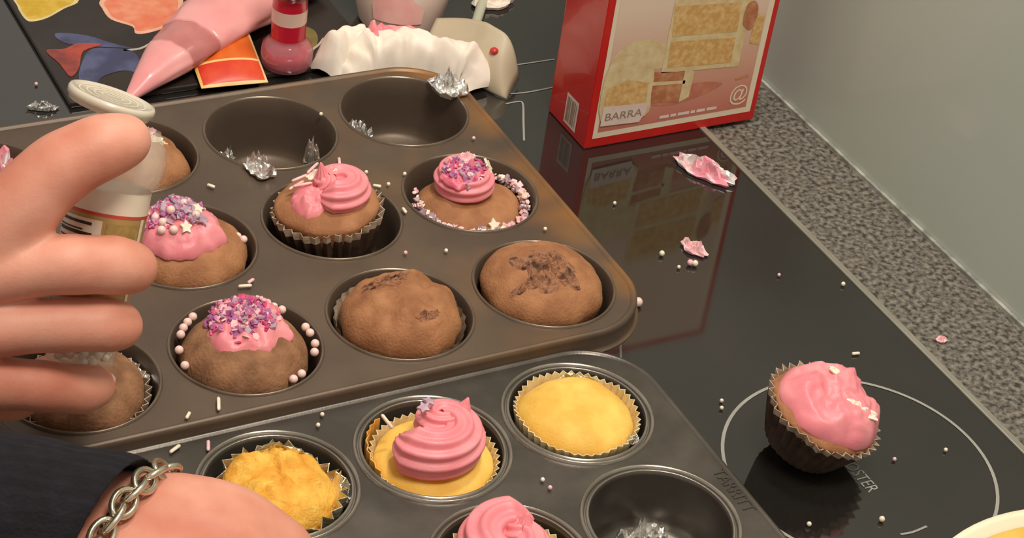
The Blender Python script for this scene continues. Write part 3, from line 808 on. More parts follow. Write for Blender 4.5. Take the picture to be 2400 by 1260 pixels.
# cupcake standing on the hob
t = thing('cupcake', 'pink frosted cupcake in a dark pleated case standing on the bare hob', 'cupcake', (0.0830, -0.1190, 0.0005))
RH = Matrix.Rotation(math.radians(17), 4, Vector((0.62, 0.78, 0)))
RH = Matrix.Translation((0, 0, 0.0060)) @ RH
pleated_case(t, None, 0.0195, 0.0292, 0.0240, M_case, M_case_edge, n=32, amp=0.0013, tear=0.003, seed=18, mw=RH)
c = cake(t, mw=RH @ Matrix.Translation((0, 0, 0.0230)), m=M_cake, R=0.0276, H=0.0055, depth=0.021, rb=0.0180, seed=101, edge=0.05, bump=0.001, bs=80, p=4.0)
v, f, _, _ = dome_data(0.0268, 0.0135, 0.002, 0.0255, seed=103, edge=0.10, bump=0.0045, bs=95, p=3.2, fine=0.0007, fs=260)
fr = mk('frosting', v, f, M_pink, t, True, RH @ Matrix.Translation((0.0015, -0.0005, 0.0252)))
for (x, y, z, s, q, mm) in ((0.0050, -0.0125, 0.0370, 0.0085, 105, M_tissue), (0.006, 0.012, 0.0370, 0.0040, 106, M_white)):
    o = mk('white_chocolate_piece', *crumple_data(s, s * .55, s * .35, q), mm, t, False, RH @ Matrix.Translation((x, y, z)) @ Matrix.Rotation(-0.8, 4, 'Z'))

# ------------------------------------------------------------------ foil left in empty cups and around
def foil(label, loc, sx, sy, sz, seed, rz=0.0, m=None, name='foil_scrap', cat='foil', tilt=(0, 0), group=None):
    o = mk(name, *crumple_data(sx, sy, sz, seed), m or M_foil, None, False)
    o.location = loc; o.rotation_euler = (tilt[0], tilt[1], rz); return tag(o, label, cat, group)
a = T1(-1, 2)
foil('silver foil curl against the left wall of the empty cup behind the jar side', (a[0] - 0.0225, a[1] + 0.0090, a[2] - 0.0235), 0.0042, 0.0090, 0.0100, 201, 0.45, tilt=(0, 0.35))
foil('crumpled silver foil ball on the near rim of the left empty cup', (a[0] - 0.0195, a[1] - 0.0340, a[2] + 0.0009), 0.0068, 0.0090, 0.0088, 202, 0.3)
foil('upright silver foil scrap in the left empty cup behind the pink frosting', (a[0] + 0.0125, a[1] - 0.0265, a[2] - 0.0060), 0.0042, 0.0055, 0.0150, 203, 0.2)
a = T1(0, 2)
foil('folded silver foil piece on the left wall of the empty corner cup', (a[0] - 0.0205, a[1] + 0.0140, a[2] - 0.0225), 0.0060, 0.0080, 0.0100, 204, 0.6, tilt=(0, 0.35))
foil('shiny crumpled foil knot on the back rim of the corner cup, before the tissue', (a[0] + 0.0330, a[1] + 0.0120, a[2] + 0.0010), 0.0090, 0.0110, 0.0100, 205, 0.6)
foil('tiny foil flake on the floor of the empty corner cup', (a[0] + 0.0080, a[1] - 0.0225, a[2] - 0.0310), 0.0030, 0.0015, 0.0015, 206, 0.1)
a = T2(0, -1)
foil('crumpled silver foil in the bottom of the empty lower-tin cup', (a[0] + 0.0025, a[1] + 0.0120, a[2] - 0.0283), 0.0135, 0.0100, 0.0150, 207, -0.5)
foil('foil strip smeared with pink frosting lying on the hob before the red box', (0.1690, 0.1075, 0.0003), 0.0085, 0.0215, 0.0085, 208, 0.42, M_foilp)
foil('small pink frosting crumb on the hob below the smeared foil strip', (0.1225, 0.0425, 0.0003), 0.0050, 0.0085, 0.0055, 209, 0.35, M_rose, 'frosting_crumb', 'crumb')
foil('silver foil scrap on the hob behind the open jar lid', (-0.1705, 0.2757, 0.0003), 0.0085, 0.0030, 0.0050, 210, -0.3, M_foil)
a = T1(-3, 2)
foil('pink-smeared crumpled foil at the left end of the upper tin', (a[0] + 0.012, a[1] + 0.014, a[2] - 0.0140), 0.0130, 0.0130, 0.0200, 211, 0.5, M_foilp)
foil('white paper scrap lying behind the red box on the far hob', (0.1380, 0.3200, 0.0003), 0.0150, 0.0090, 0.0080, 212, 0.2, M_tissue, 'paper_scrap', 'paper')
foil('pale pink sugar crumb on the granite ledge', (0.2120, -0.0665, -0.0027), 0.0034, 0.0026, 0.0026, 213, 0.2, M_rose, 'frosting_crumb', 'crumb')

# loose sugar: pearl and strands, each its own thing
tag(pearl(None, (0.0662, 0.0088, 0.0026), 0.0026), 'single pink sugar pearl on the hob beside the upper tin corner', 'sprinkle')
LOOSE = [(0.0368, 'tiny pale sugar sprinkle lying on the upper tin', 'loose sprinkles on the upper tin',
          [(-0.0462, 0.114, 1), (-0.0557, 0.1277, 3), (-0.0273, 0.1067, 1), (-0.046, 0.1007, 2), (-0.0396, 0.1004, 1), (-0.0567, 0.0423, 1), (-0.0416, 0.0763, 2), (-0.1281, 0.1255, 2), (-0.1424, 0.0412, 3), (-0.1383, 0.0440, 2), (-0.1851, -0.0361, 4), (-0.0469, 0.1731, 1), (-0.0363, 0.0378, 1), (0.024, 0.1276, 1), (-0.2005, -0.0392, 2), (0.0215, 0.0395, 1)]),
         (0.0303, 'tiny pale sugar sprinkle lying on the lower tin', 'loose sprinkles on the lower tin',
          [(-0.2107, -0.0513, 3), (-0.1964, -0.0540, 3), (-0.141, -0.0511, 1), (-0.0659, -0.1235, 1), (-0.1456, -0.0572, 1), (-0.0652, -0.1292, 1)]),
         (0.0, 'tiny pale sugar crumb lying on the black hob', 'loose crumbs on the hob',
          [(0.102, 0.0437, 1.6), (0.1126, 0.0313, 1.8), (0.1149, 0.0298, 1.8), (0.105, 0.0305, 1), (0.1853, -0.0113, 1.2), (0.1553, 0.0072, .9), (0.0668, -0.074, 1), (0.0638, -0.0788, 1), (0.1563, -0.0644, 2), (0.1257, -0.1404, 1), (0.1551, -0.1434, 1), (0.0936, -0.174, 1.5), (0.0583, -0.1646, 1.2), (-0.1668, 0.3008, 1), (0.1013, 0.0947, 1)])]
for z, lab, grp, L in LOOSE:
    for q, (x, y, k) in enumerate(L):
        if k >= 2: d = strand((0, 0, 0.0009), 0.0022 * k, 0.0009, 0.5 + q * 0.7)
        else: d = sphere_data(0.0009 * (k + 0.2), (0, 0, 0.0009 * (k + 0.2)), 7, 5)
        o = mk('sugar_sprinkle', *d, M_rose if q % 4 == 1 else M_white); o.location = (x, y, z + 0.0003); tag(o, lab, 'sprinkle', grp)

# ------------------------------------------------------------------ red cake-mix carton
bx = thing('cake_mix_carton', 'red cake-mix carton with a printed slice of cake, standing by the wall', 'box', (0.1120, 0.1500, 0.0002))
BW, BD, BH = 0.1190, 0.044, 0.166
o = box('carton', (0, BW, 0, BD, 0, BH), M_red, bx, 0.0008)
def fp(pts, y=-0.0002, dx=0.1120): return [(x - dx, z) for x, z in pts]
def face(name, pts, m, lvl, label=None, smooth=False):
    pts = smooth_poly(pts, 4) if smooth else pts
    n = len(pts); y0 = -0.00012 * lvl; v = [(x, y0, z) for x, z in pts]
    o = mk(name, v, [tuple(range(n))], m, bx, False)
    if o.data.polygons[0].normal.y > 0: o.data.flip_normals()
    if label: o['label'] = label
    return o
face('printed_border', [(0.0045, 0.0065), (0.1150, 0.0065), (0.1150, 0.161), (0.0045, 0.161)], M_cream, 1, 'cream printed border')
M_bg = mat('print_backdrop', (228, 196, 172), (234, 206, 184), scale=20, rough=0.4)
nt = M_bg.node_tree; b = nt.nodes['Principled BSDF']; tc = nt.nodes.new('ShaderNodeTexCoord'); sp = nt.nodes.new('ShaderNodeSeparateXYZ'); nt.links.new(tc.outputs['Object'], sp.inputs[0])
rp = nt.nodes.new('ShaderNodeValToRGB'); mr = nt.nodes.new('ShaderNodeMapRange'); mr.inputs['From Min'].default_value = 0.008; mr.inputs['From Max'].default_value = 0.09
rp.color_ramp.elements[0].color = lin((196, 112, 96)); rp.color_ramp.elements[1].color = lin((228, 204, 182)); e = rp.color_ramp.elements.new(0.42); e.color = lin((212, 160, 136))
nt.links.new(sp.outputs['Z'], mr.inputs['Value']); nt.links.new(mr.outputs[0], rp.inputs['Fac']); nt.links.new(rp.outputs['Color'], b.inputs['Base Color'])
face('printed_picture', [(0.0075, 0.0105), (0.1110, 0.0105), (0.1110, 0.157), (0.0075, 0.157)], M_bg, 2, 'printed photo of layer cake')
D = 0.112
face('printed_shadow', [(0.040, 0.024), (0.062, 0.0215), (0.090, 0.030), (0.070, 0.034), (0.050, 0.030)], M_pshadow, 3, smooth=True)
face('printed_icing', [(0.0085, 0.052), (0.012, 0.064), (0.026, 0.070), (0.044, 0.064), (0.0475, 0.050), (0.034, 0.049), (0.030, 0.056)], M_picing, 3, smooth=True)
face('printed_icing', [(0.044, 0.045), (0.0985, 0.041), (0.0985, 0.090), (0.044, 0.094)], M_picing, 4)
face('printed_sponge', [(0.0475, 0.048), (0.0925, 0.0445), (0.0920, 0.0615), (0.0465, 0.0655)], M_psponge, 5)
face('printed_sponge', [(0.0465, 0.0690), (0.0920, 0.0655), (0.0910, 0.0850), (0.0450, 0.0890)], M_psponge, 5)
face('printed_slice', [(0.0375, 0.0255), (0.0620, 0.0225), (0.0625, 0.0430), (0.0360, 0.0470)], M_pbrown, 4)
face('printed_icing_layer', [(0.0370, 0.0375), (0.0622, 0.0350), (0.0622, 0.0372), (0.0370, 0.0400)], M_picing, 5)
face('printed_icing_layer', [(0.0605, 0.0225), (0.0670, 0.0250), (0.0675, 0.0430), (0.0605, 0.0445)], M_picing, 5)
face('printed_icing', [(0.0080, 0.0180), (0.0380, 0.0170), (0.0395, 0.0330), (0.0380, 0.0500), (0.0280, 0.0590), (0.0080, 0.0570)], M_picing, 6, smooth=True)
face('printed_sponge', [(0.0085, 0.0270), (0.0370, 0.0240), (0.0365, 0.0400), (0.0220, 0.0440), (0.0085, 0.0400)], M_psponge, 7)
face('printed_plate_rim', [(0.0080, 0.0150), (0.0345, 0.0135), (0.0385, 0.0205), (0.0380, 0.0262), (0.0080, 0.0282)], M_ppale, 8)
face('printed_ornament', [(0.1030, 0.0560), (0.1100, 0.0540), (0.1100, 0.0740), (0.1030, 0.0760)], M_psponge, 4)
face('printed_ornament', [(0.0950, 0.0700), (0.1020, 0.0660), (0.1040, 0.0780), (0.1000, 0.0850), (0.0950, 0.0820)], M_pbrown, 6, smooth=True)
def ftext(body, size, x, z, m, lvl, sx=1.0):
    return text('printed_lettering', body, size, frame((x, -0.00012 * lvl, z), (1, 0, -0.02), (0.02, 0, 1)), m, bx, 0.00002, sx=sx)
ftext('BARRA', 0.0072, 0.0098, 0.0185, M_ptext, 9.5, 1.15)
x = 0.0490
for w in (0.0065, 0.0040, 0.0080, 0.0030, 0.0060, 0.0072):
    face('printed_fine_line', [(x, 0.0128), (x + w, 0.0127), (x + w, 0.0148), (x, 0.0149)], M_ppale, 4); x += w + 0.0011
ftext('@', 0.0150, 0.0965, 0.0165, M_cream, 4, 0.9)
face('printed_fine_line', [(0.0985, 0.0312), (0.1075, 0.0322), (0.1078, 0.0336), (0.0987, 0.0326)], M_pbrown, 4)
v = [(-0.0002, y, z) for y, z in ((0.012, 0.004), (0.026, 0.004), (0.026, 0.024), (0.012, 0.024))]
mk('side_panel_label', v, [(0, 3, 2, 1)], M_ppale, bx, False)
for k in range(7):
    y = 0.0138 + k * 0.0017; w = 0.0005 + 0.0004 * (k % 3)
    mk('barcode_bar', [(-0.0004, y, 0.006), (-0.0004, y + w, 0.006), (-0.0004, y + w, 0.022), (-0.0004, y, 0.022)], [(0, 3, 2, 1)], M_ptext, bx, False)

# ------------------------------------------------------------------ floral board and things behind the tin
bd = thing('floral_board', 'black glossy board printed with yellow, peach and blue flowers at the back', 'board', (0, 0, 0.0002))
box('board_slab', (-0.1560, 0.0350, 0.2720, 0.560, 0, 0.0036), M_board, bd, 0.001)
def fl(name, pts, m, lvl, s=1.0):
    P = np.array(pts); c = P.mean(0); P = c + (P - c) * s
    return mk(name, *poly_prism(smooth_poly([tuple(p) for p in P], 4), 0.0036, 0.0037 + 0.00012 * lvl), m, bd, False)
Y = [(-0.1530, 0.387), (-0.1535, 0.379), (-0.1530, 0.3689), (-0.1500, 0.3651), (-0.1403, 0.3668), (-0.1273, 0.3751), (-0.1155, 0.3829), (-0.1178, 0.4055), (-0.1346, 0.4209), (-0.1526, 0.4142)]
fl('printed_petal_edge', Y, M_fyb, 1); fl('printed_flower', Y, M_fy, 2, 0.88)
Pc = [(-0.1031, 0.3797), (-0.1052, 0.3694), (-0.1043, 0.3558), (-0.0948, 0.3444), (-0.0955, 0.3361), (-0.0874, 0.335), (-0.072, 0.3405), (-0.0599, 0.355), (-0.0536, 0.3726), (-0.0578, 0.3961), (-0.0851, 0.3973)]
fl('printed_petal_edge', Pc, M_fpb, 1); fl('printed_flower', Pc, M_fp, 2, 0.88)
fl('printed_flower', [(-0.1434, 0.2953), (-0.1346, 0.315), (-0.1261, 0.3253), (-0.1151, 0.3233), (-0.1042, 0.3169), (-0.1037, 0.3016), (-0.1076, 0.2918), (-0.1159, 0.2975), (-0.1299, 0.294), (-0.1393, 0.2845)], M_fb, 2)
fl('printed_petal', [(-0.1409, 0.3482), (-0.1247, 0.3418), (-0.1131, 0.3294), (-0.0991, 0.3165), (-0.1077, 0.3219), (-0.1263, 0.3289), (-0.1393, 0.3365)], M_fb, 1)
fl('printed_petal', [(-0.1520, 0.3303), (-0.1415, 0.3294), (-0.1313, 0.3333), (-0.1186, 0.3284), (-0.1316, 0.3242), (-0.1398, 0.3065), (-0.1473, 0.2988), (-0.1489, 0.3139)], M_fr, 3)
fl('printed_petal', [(-0.0917, 0.3186), (-0.0775, 0.3251), (-0.0668, 0.3249), (-0.076, 0.3144), (-0.0906, 0.3031), (-0.0931, 0.3149)], M_fr, 2)
fl('printed_flower_heart', [(-0.1393, 0.2845), (-0.1302, 0.2931), (-0.1162, 0.2966), (-0.1076, 0.2918), (-0.1131, 0.2796), (-0.1264, 0.2740), (-0.1371, 0.2750)], M_fd, 1)
fl('printed_leaf', [(0.003, 0.3197), (0.01, 0.3125), (0.0075, 0.2999), (-0.0023, 0.2868), (-0.0056, 0.2955), (-0.0032, 0.308)], M_fo, 1)
fl('printed_stroke', [(-0.0085, 0.2885), (0.0036, 0.2941), (0.0119, 0.3024), (0.0067, 0.2948), (-0.0029, 0.2885)], M_fw, 2)
fl('printed_leaf', [(-0.0551, 0.3647), (-0.0414, 0.3639), (-0.0464, 0.3542), (-0.0592, 0.3457)], M_fo, 3)
P = catmull([(-0.1087, 0.3191), (-0.0983, 0.3188), (-0.0869, 0.325), (-0.0765, 0.328)], 5)
fl('printed_stroke', [tuple(p + np.array([0, .0009])) for p in P] + [tuple(p - np.array([0, .0009])) for p in P[::-1]], M_fw, 2)

# piping bag lying on the board: slumped cone, fullest near the top end
bag = thing('piping_bag', 'plastic piping bag filled with pink frosting, tip towards the open jar', 'piping bag', (0, 0, 0))
def bag_piece(name, s0, s1, m, rs):
    p0 = np.array((-0.1290, 0.2600)); p1 = np.array((0.0150, 0.3700)); d = p1 - p0; L = np.linalg.norm(d); d /= L; nrm = np.array((-d[1], d[0]))
    v = []; f = []; n = 40; K = 24
    for k in range(K + 1):
        s = s0 + (s1 - s0) * k / K
        w = np.interp(s, [0, .12, .30, .48, .70, 0.86, 1.0], [0.0012, 0.0080, 0.0175, 0.0225, 0.0265, 0.0250, 0.0320]) * rs
        hh = np.interp(s, [0, .12, .30, .48, .70, 0.86, 1.0], [0.0012, 0.0060, 0.0105, 0.0125, 0.0120, 0.0080, 0.0060]) * rs
        c = p0 + d * L * s
        for i in range(n):
            a = 2 * math.pi * i / n
            q = 1 + 0.10 * fb3(math.cos(a) * 1.5, math.sin(a) * 1.5, s * 3, 1.5, 3) * min(1, s * 4)
            x = c + nrm * w * q * math.cos(a)
            v.append((x[0], x[1], 0.0046 + hh + hh * q * math.sin(a) * (0.95 if math.sin(a) < 0 else 1)))
    for k in range(K):
        for i in range(n):
            j = (i + 1) % n; f.append((k * n + i, k * n + j, (k + 1) * n + j, (k + 1) * n + i))
    f.append(tuple(range(n - 1, -1, -1))); f.append(tuple(K * n + i for i in range(n)))
    return fix(mk(name, v, f, m, bag))
bag_piece('frosting_tip', 0.0, 0.27, M_bagp, 1.0)
bag_piece('empty_fold', 0.262, 0.40, M_bagd, 0.97)
bag_piece('frosting_body', 0.392, 0.72, M_bagp, 1.0)
bag_piece('open_end', 0.71, 1.0, M_bagc, 1.0)

# orange sachet
sc = thing('sachet', 'small orange and red sachet with pale edges between piping bag and bottle', 'sachet', (-0.0580, 0.2860, 0.0040), rot=(0.20, 0, -0.10))
v, f = [], []
n = 26
for side in (1, -1):
    for i in range(n + 1):
        for j in range(n + 1):
            x = -0.0200 + 0.040 * i / n; y = -0.0220 + 0.044 * j / n
            b_ = max(0, 1 - (x / 0.020) ** 2) * max(0, 1 - (y / 0.022) ** 2)
            v.append((x, y, 0.0052 + side * (0.0002 + 0.0045 * b_ ** 0.6)))
N1 = (n + 1) ** 2
for s in (0, 1):
    for i in range(n):
        for j in range(n):
            q = (s * N1 + i * (n + 1) + j, s * N1 + (i + 1) * (n + 1) + j, s * N1 + (i + 1) * (n + 1) + j + 1, s * N1 + i * (n + 1) + j + 1)
            f.append(q if s == 0 else q[::-1])
o = mk('pouch', v, f, [M_packo, M_packr, M_packw], sc)
mi = []
for p in o.data.polygons:
    x, y, z = p.center
    if max(abs(x) / 0.020, abs(y) / 0.022) > 0.90 or abs(y + 0.004) < 0.0012: mi.append(2)
    elif y < -0.004: mi.append(1)
    else: mi.append(0)
o.data.polygons.foreach_set('material_index', mi)

# food-colouring bottle
bt = thing('colouring_bottle', 'small clear bottle of red food colouring with a cream label band', 'bottle', (-0.0215, 0.2800, 0.0040))
v, f = lathe_data([(0.0120, 0.0), (0.0145, 0.0006), (0.0155, 0.004), (0.0157, 0.0085), (0.0148, 0.0135), (0.0118, 0.0165), (0.0104, 0.0180), (0.0104, 0.0195)], 40, closed_bottom=True); mk('glass_base', v, f, M_botc, bt)
v, f = lathe_data([(0.0125, 0.0012), (0.0128, 0.006), (0.0122, 0.009), (0.0100, 0.0092)], 40, closed_bottom=True, closed_top=True); mk('red_liquid', v, f, M_botr, bt)
v, f = lathe_data([(0.0102, 0.0180), (0.0104, 0.0300)], 40); mk('red_label', v, f, M_botr, bt)
v, f = lathe_data([(0.01045, 0.0300), (0.01045, 0.0390)], 40); mk('cream_label_band', v, f, M_botw, bt)
v, f = lathe_data([(0.0104, 0.0390), (0.0102, 0.0450), (0.0110, 0.0475)], 40); mk('upper_label', v, f, M_botr, bt)
v, f = lathe_data([(0.0110, 0.0470), (0.0128, 0.0490), (0.0132, 0.0540), (0.0128, 0.0660), (0.0090, 0.0680)], 40, closed_top=True); mk('cap', v, f, mat('dark_red_cap', (150, 40, 48), (170, 60, 60), scale=60, rough=0.2, coat=0.5), bt)

# crumpled tissue heap with pink smears, curving round the tin's corner
ts = thing('tissue', 'crumpled white tissue smeared with pink frosting behind the upper tin', 'tissue', (0, 0, 0.0))
def tissue_piece(name, path, w, hgt, m, seed, z0=0.0003):
    P = catmull([(x, y) for x, y in path], 14); v = []; f = []; K = 22
    for k, p in enumerate(P):
        t_ = P[min(k + 1, len(P) - 1)] - P[max(0, k - 1)]; t_ = t_ / np.linalg.norm(t_); nn = np.array([-t_[1], t_[0]])
        e = min(1, 4 * k / len(P) + 0.15) * min(1, 4 * (len(P) - 1 - k) / len(P) + 0.15)
        for i in range(K + 1):
            u = -1 + 2 * i / K
            fold = (0.5 + 0.5 * math.sin(k * 0.95 + 3.0 * fb3(k * .12, u, 0, 1.0, seed))) * max(0.12, 1 - k / (0.55 * len(P)))
            z = hgt * e * (1 - abs(u) ** 3.2) * (0.78 + 0.17 * fold + 0.16 * fb3(p[0] * 60, p[1] * 60, u, 1.0, seed + 2))
            xy = p + nn * (w * u * (1 + 0.12 * fb3(k * .3, u * 2, 0, 1, seed + 4)))
            v.append((xy[0], xy[1], z0 + max(0.0004, z)))
    for k in range(len(P) - 1):
        for i in range(K):
            a = k * (K + 1) + i; f.append((a, a + 1, a + K + 2, a + K + 1))
    o = mk(name, v, f, m, ts, True); return fix(o)
tissue_piece('tissue_fold', [(0.004, 0.2560), (0.022, 0.2620), (0.044, 0.2580), (0.064, 0.2470), (0.078, 0.2330), (0.080, 0.2225)], 0.014, 0.034, M_tissue, 3)
tissue_piece('tissue_fold', [(-0.004, 0.2640), (0.014, 0.2740), (0.034, 0.2740)], 0.012, 0.032, M_tissue, 5)
tissue_piece('pink_smear', [(0.022, 0.2660), (0.034, 0.2690), (0.048, 0.2640), (0.058, 0.2560)], 0.0085, 0.0335, M_tissuep, 8)

# greaseproof sheet standing up behind the tissue
sh = thing('greaseproof_sheet', 'curled beige greaseproof sheet with a red spot beside the tissue', 'paper', (0, 0, 0))
v = []; f = []; NI, NJ = 26, 18
def sheet(u, w):
    p0 = np.array((0.0600, 0.2640)); p1 = np.array((0.0960, 0.2150)); c = p0 + (p1 - p0) * u
    top = 0.030 * (1 - max(0, (u - 0.72) / 0.28) ** 2.6 * 0.9) * (0.72 + 0.28 * min(1, u * 1.8))
    back = 0.020 * w * w + 0.004 * math.sin(u * 5)
    return (c[0] + back * 0.75, c[1] + back * 0.66, 0.0006 + top * w)
for i in range(NI + 1):
    for j in range(NJ + 1): v.append(sheet(i / NI, j / NJ))
for i in range(NI):
    for j in range(NJ): a = i * (NJ + 1) + j; f.append((a, a + 1, a + NJ + 2, a + NJ + 1))
o = mk('sheet', v, f, M_sheet, sh); sm = o.modifiers.new('thickness', 'SOLIDIFY'); sm.thickness = 0.0004
dv, df = sphere_data(0.0028, nu=10, nv=6); o = mk('red_spot', dv, df, M_reddot, sh); q = sheet(0.74, 0.72); o.location = (q[0] - 0.0006, q[1] - 0.0006, q[2]); o.scale = (1, 1, 0.8)

# milky tub behind
tb = thing('milky_tub', 'milky plastic tub leaning back behind the tissue, pink residue inside', 'tub', (0.0700, 0.3160, 0.0002))
v, f = lathe_data([(0.0240, 0.0), (0.0260, 0.002), (0.035, 0.030), (0.048, 0.075), (0.056, 0.105), (0.058, 0.106), (0.0575, 0.1075), (0.0545, 0.106), (0.0465, 0.075), (0.0335, 0.030), (0.024, 0.004)], 64,
                  lambda a, k, r, z, i: (r * (1 + 0.035 * math.sin(5 * a + 1) * min(1, z * 20)), z), closed_bottom=True)
f.append(tuple(10 * 64 + i for i in range(64)))
slump = lambda P: [(x + 0.46 * 0.62 * z, y + 0.89 * 0.62 * z, z) for x, y, z in P]
mk('tub_wall', slump(v), f, M_tub, tb)
v = []; f = []
for i in range(13):
    a = math.radians(-150 + i * 5.0)
    for k, z in enumerate((0.010, 0.016, 0.034 + 0.002 * math.sin(i * 0.5) - 0.0025 * abs(i - 6))):
        r = (np.interp(z, [0.002, 0.03, 0.075], [0.0260, 0.035, 0.048]) + 0.0012) * (1 + 0.035 * math.sin(5 * a + 1) * min(1, z * 20))
        v.append((r * math.cos(a), r * math.sin(a), z))
for i in range(12):
    for k in range(2): f.append((3 * i + k, 3 * i + 3 + k, 3 * i + 4 + k, 3 * i + 1 + k))
mk('pink_residue', slump(v), f, M_tubpink, tb)
sp = thing('spatula', 'pale slim spatula handle leaning behind the greaseproof sheet', 'spatula', (0, 0, 0))
v, f = tube_data([(0.1020, 0.2810, 0.0032), (0.1120, 0.2930, 0.0032), (0.1330, 0.3230, 0.0032), (0.1560, 0.3560, 0.0032)], [0.0030, 0.0032, 0.0034, 0.0034], 12); mk('handle', v, f, M_handle, sp)
v, f = box_data(-0.010, 0.010, 0, 0.045, 0.0005, 0.0035); o = mk('blade', v, f, M_handle, sp, False); o.location = (0.1560, 0.3560, 0); o.rotation_euler = (0, 0, -0.60)

# mixing bowl, bottom right
bw = thing('mixing_bowl', 'cream mixing bowl of yellow batter at the near right', 'bowl', (0.1010, -0.3205, 0.0003))
v, f = lathe_data([(0.040, 0.0), (0.043, 0.003), (0.062, 0.016), (0.080, 0.034), (0.0885, 0.048), (0.0905, 0.050), (0.0900, 0.052), (0.0870, 0.051), (0.076, 0.034), (0.058, 0.018), (0.038, 0.006)], 80, closed_bottom=True)
f.append(tuple(10 * 80 + i for i in range(80))); mk('bowl_shell', v, f, M_bowl, bw)
v, f = lathe_data([(0.0, 0.0470), (0.03, 0.0474), (0.06, 0.0468), (0.0820, 0.0470), (0.0838, 0.0478)], 80); mk('batter', v, f, M_batter, bw)

# ------------------------------------------------------------------ sprinkle jar (held in the hand)
ja = Vector((0.28540, 0.34849, 0.89280)).normalized()
jb = Vector((-0.24870, -0.03556, 0.07742))
jx = (CX - ja * CX.dot(ja)).normalized(); jy = ja.cross(jx)
JM = Matrix(((jx.x, jy.x, ja.x, jb.x), (jx.y, jy.y, ja.y, jb.y), (jx.z, jy.z, ja.z, jb.z), (0, 0, 0, 1)))
jar = thing('sprinkle_jar', 'open clear sprinkle jar with an ochre barcode label, held in the hand', 'jar'); jar.matrix_world = JM
v, f = lathe_data([(0.0120, 0.0), (0.0140, 0.0008), (0.0148, 0.0030), (0.0152, 0.020), (0.0163, 0.055), (0.0168, 0.068), (0.0172, 0.0770)], 48, closed_bottom=True); mk('jar_body', v, f, M_clear, jar)
def cyl_patch(name, p0, p1, z0, z1, off, m, n=28, slope=0.0):
    v = []; f = []
    for i in range(n + 1):
        a = math.radians(p0 + (p1 - p0) * i / n)
        for z in (z0, z1):
            r = np.interp(z, [0.003, 0.02, 0.055, 0.068], [0.0148, 0.0152, 0.0163, 0.0168]) + off
            v.append((r * math.cos(a), r * math.sin(a), z))
    for i in range(n): f.append((2 * i, 2 * i + 2, 2 * i + 3, 2 * i + 1))
    return mk(name, v, f, m, jar)
cyl_patch('paper_label', 0, 360, 0.0240, 0.0660, 0.0003, M_joch, 64)
cyl_patch('label_red_line', 0, 360, 0.0660, 0.0674, 0.0004, M_jred, 64)
cyl_patch('label_white_band', 0, 360, 0.0674, 0.0765, 0.0004, M_jwhite, 64)
cyl_patch('label_pale_edge', 182, 188, 0.0240, 0.0660, 0.0005, M_jwhite, 4)
cyl_patch('label_pale_edge', 338, 346, 0.0240, 0.0660, 0.0005, M_jwhite, 4)
cyl_patch('barcode_panel', 196, 278, 0.0460, 0.0642, 0.0006, M_jwhite, 16)
for k, (z, h, e) in enumerate(((0.0616, 0.0012, 264), (0.0590, 0.0006, 252), (0.0570, 0.0014, 266), (0.0546, 0.0006, 262), (0.0526, 0.0012, 266), (0.0504, 0.0006, 260), (0.0484, 0.0010, 264))):
    cyl_patch('barcode_bar', 204, e, z, z + h, 0.0008, M_ink, 12)
cyl_patch('label_print_block', 284, 334, 0.0470, 0.0635, 0.0006, mat('label_olive_print', (150, 122, 66), (170, 140, 84), scale=300, rough=0.4), 10)
v, f = lathe_data([(0.0172, 0.0765), (0.0192, 0.0790), (0.0208, 0.0840), (0.0210, 0.0900), (0.0198, 0.0960), (0.0172, 0.0985), (0.0166, 0.1020), (0.0130, 0.1025)], 48, closed_top=True); mk('clear_cap', v, f, M_clear, jar)
v, f = lathe_data([(0.0165, -0.0032), (0.0172, -0.0030), (0.0174, -0.0012), (0.0184, -0.0010), (0.0186, 0.0012), (0.0180, 0.0024), (0.0165, 0.0026), (0.0160, 0.0018)], 48, lambda a, k, r, z, i: (r * (1 + 0.0 * a), z), closed_bottom=True, closed_top=True)
lid = mk('flip_lid', v, f, M_milk, jar); lid.matrix_local = Matrix.Translation((-0.0065, 0.0040, 0.1105)) @ Matrix.Rotation(math.radians(9), 4, 'Y') @ Matrix.Rotation(math.radians(3), 4, 'X')
box('lid_hinge', (-0.0060, 0.0060, 0.0165, 0.0205, 0.0960, 0.1085), M_milk, jar, 0.001)
for k in range(4):
    v, f = ring_mark((0, 0), 0.0045 + 0.0032 * k, 0.0007, n=40); o = mk('lid_rib', [(x, y, 0.0019) for x, y, z in v], f, M_jwhite, lid); 
D = []
r2 = random.Random(3)
for k in range(95):
    a = r2.random() * 6.28; rr = 0.0122 * math.sqrt(r2.random()); D.append(sphere_data(0.0019, (rr * math.cos(a), rr * math.sin(a), 0.0032 + r2.random() * 0.009), 8, 6))
o = mk('sugar_pearls', *join_data(D), M_pearlw, None); o.matrix_world = JM; tag(o, 'silvery sugar pearls heaped in the bottom of the held jar', 'sprinkles', kind='stuff')

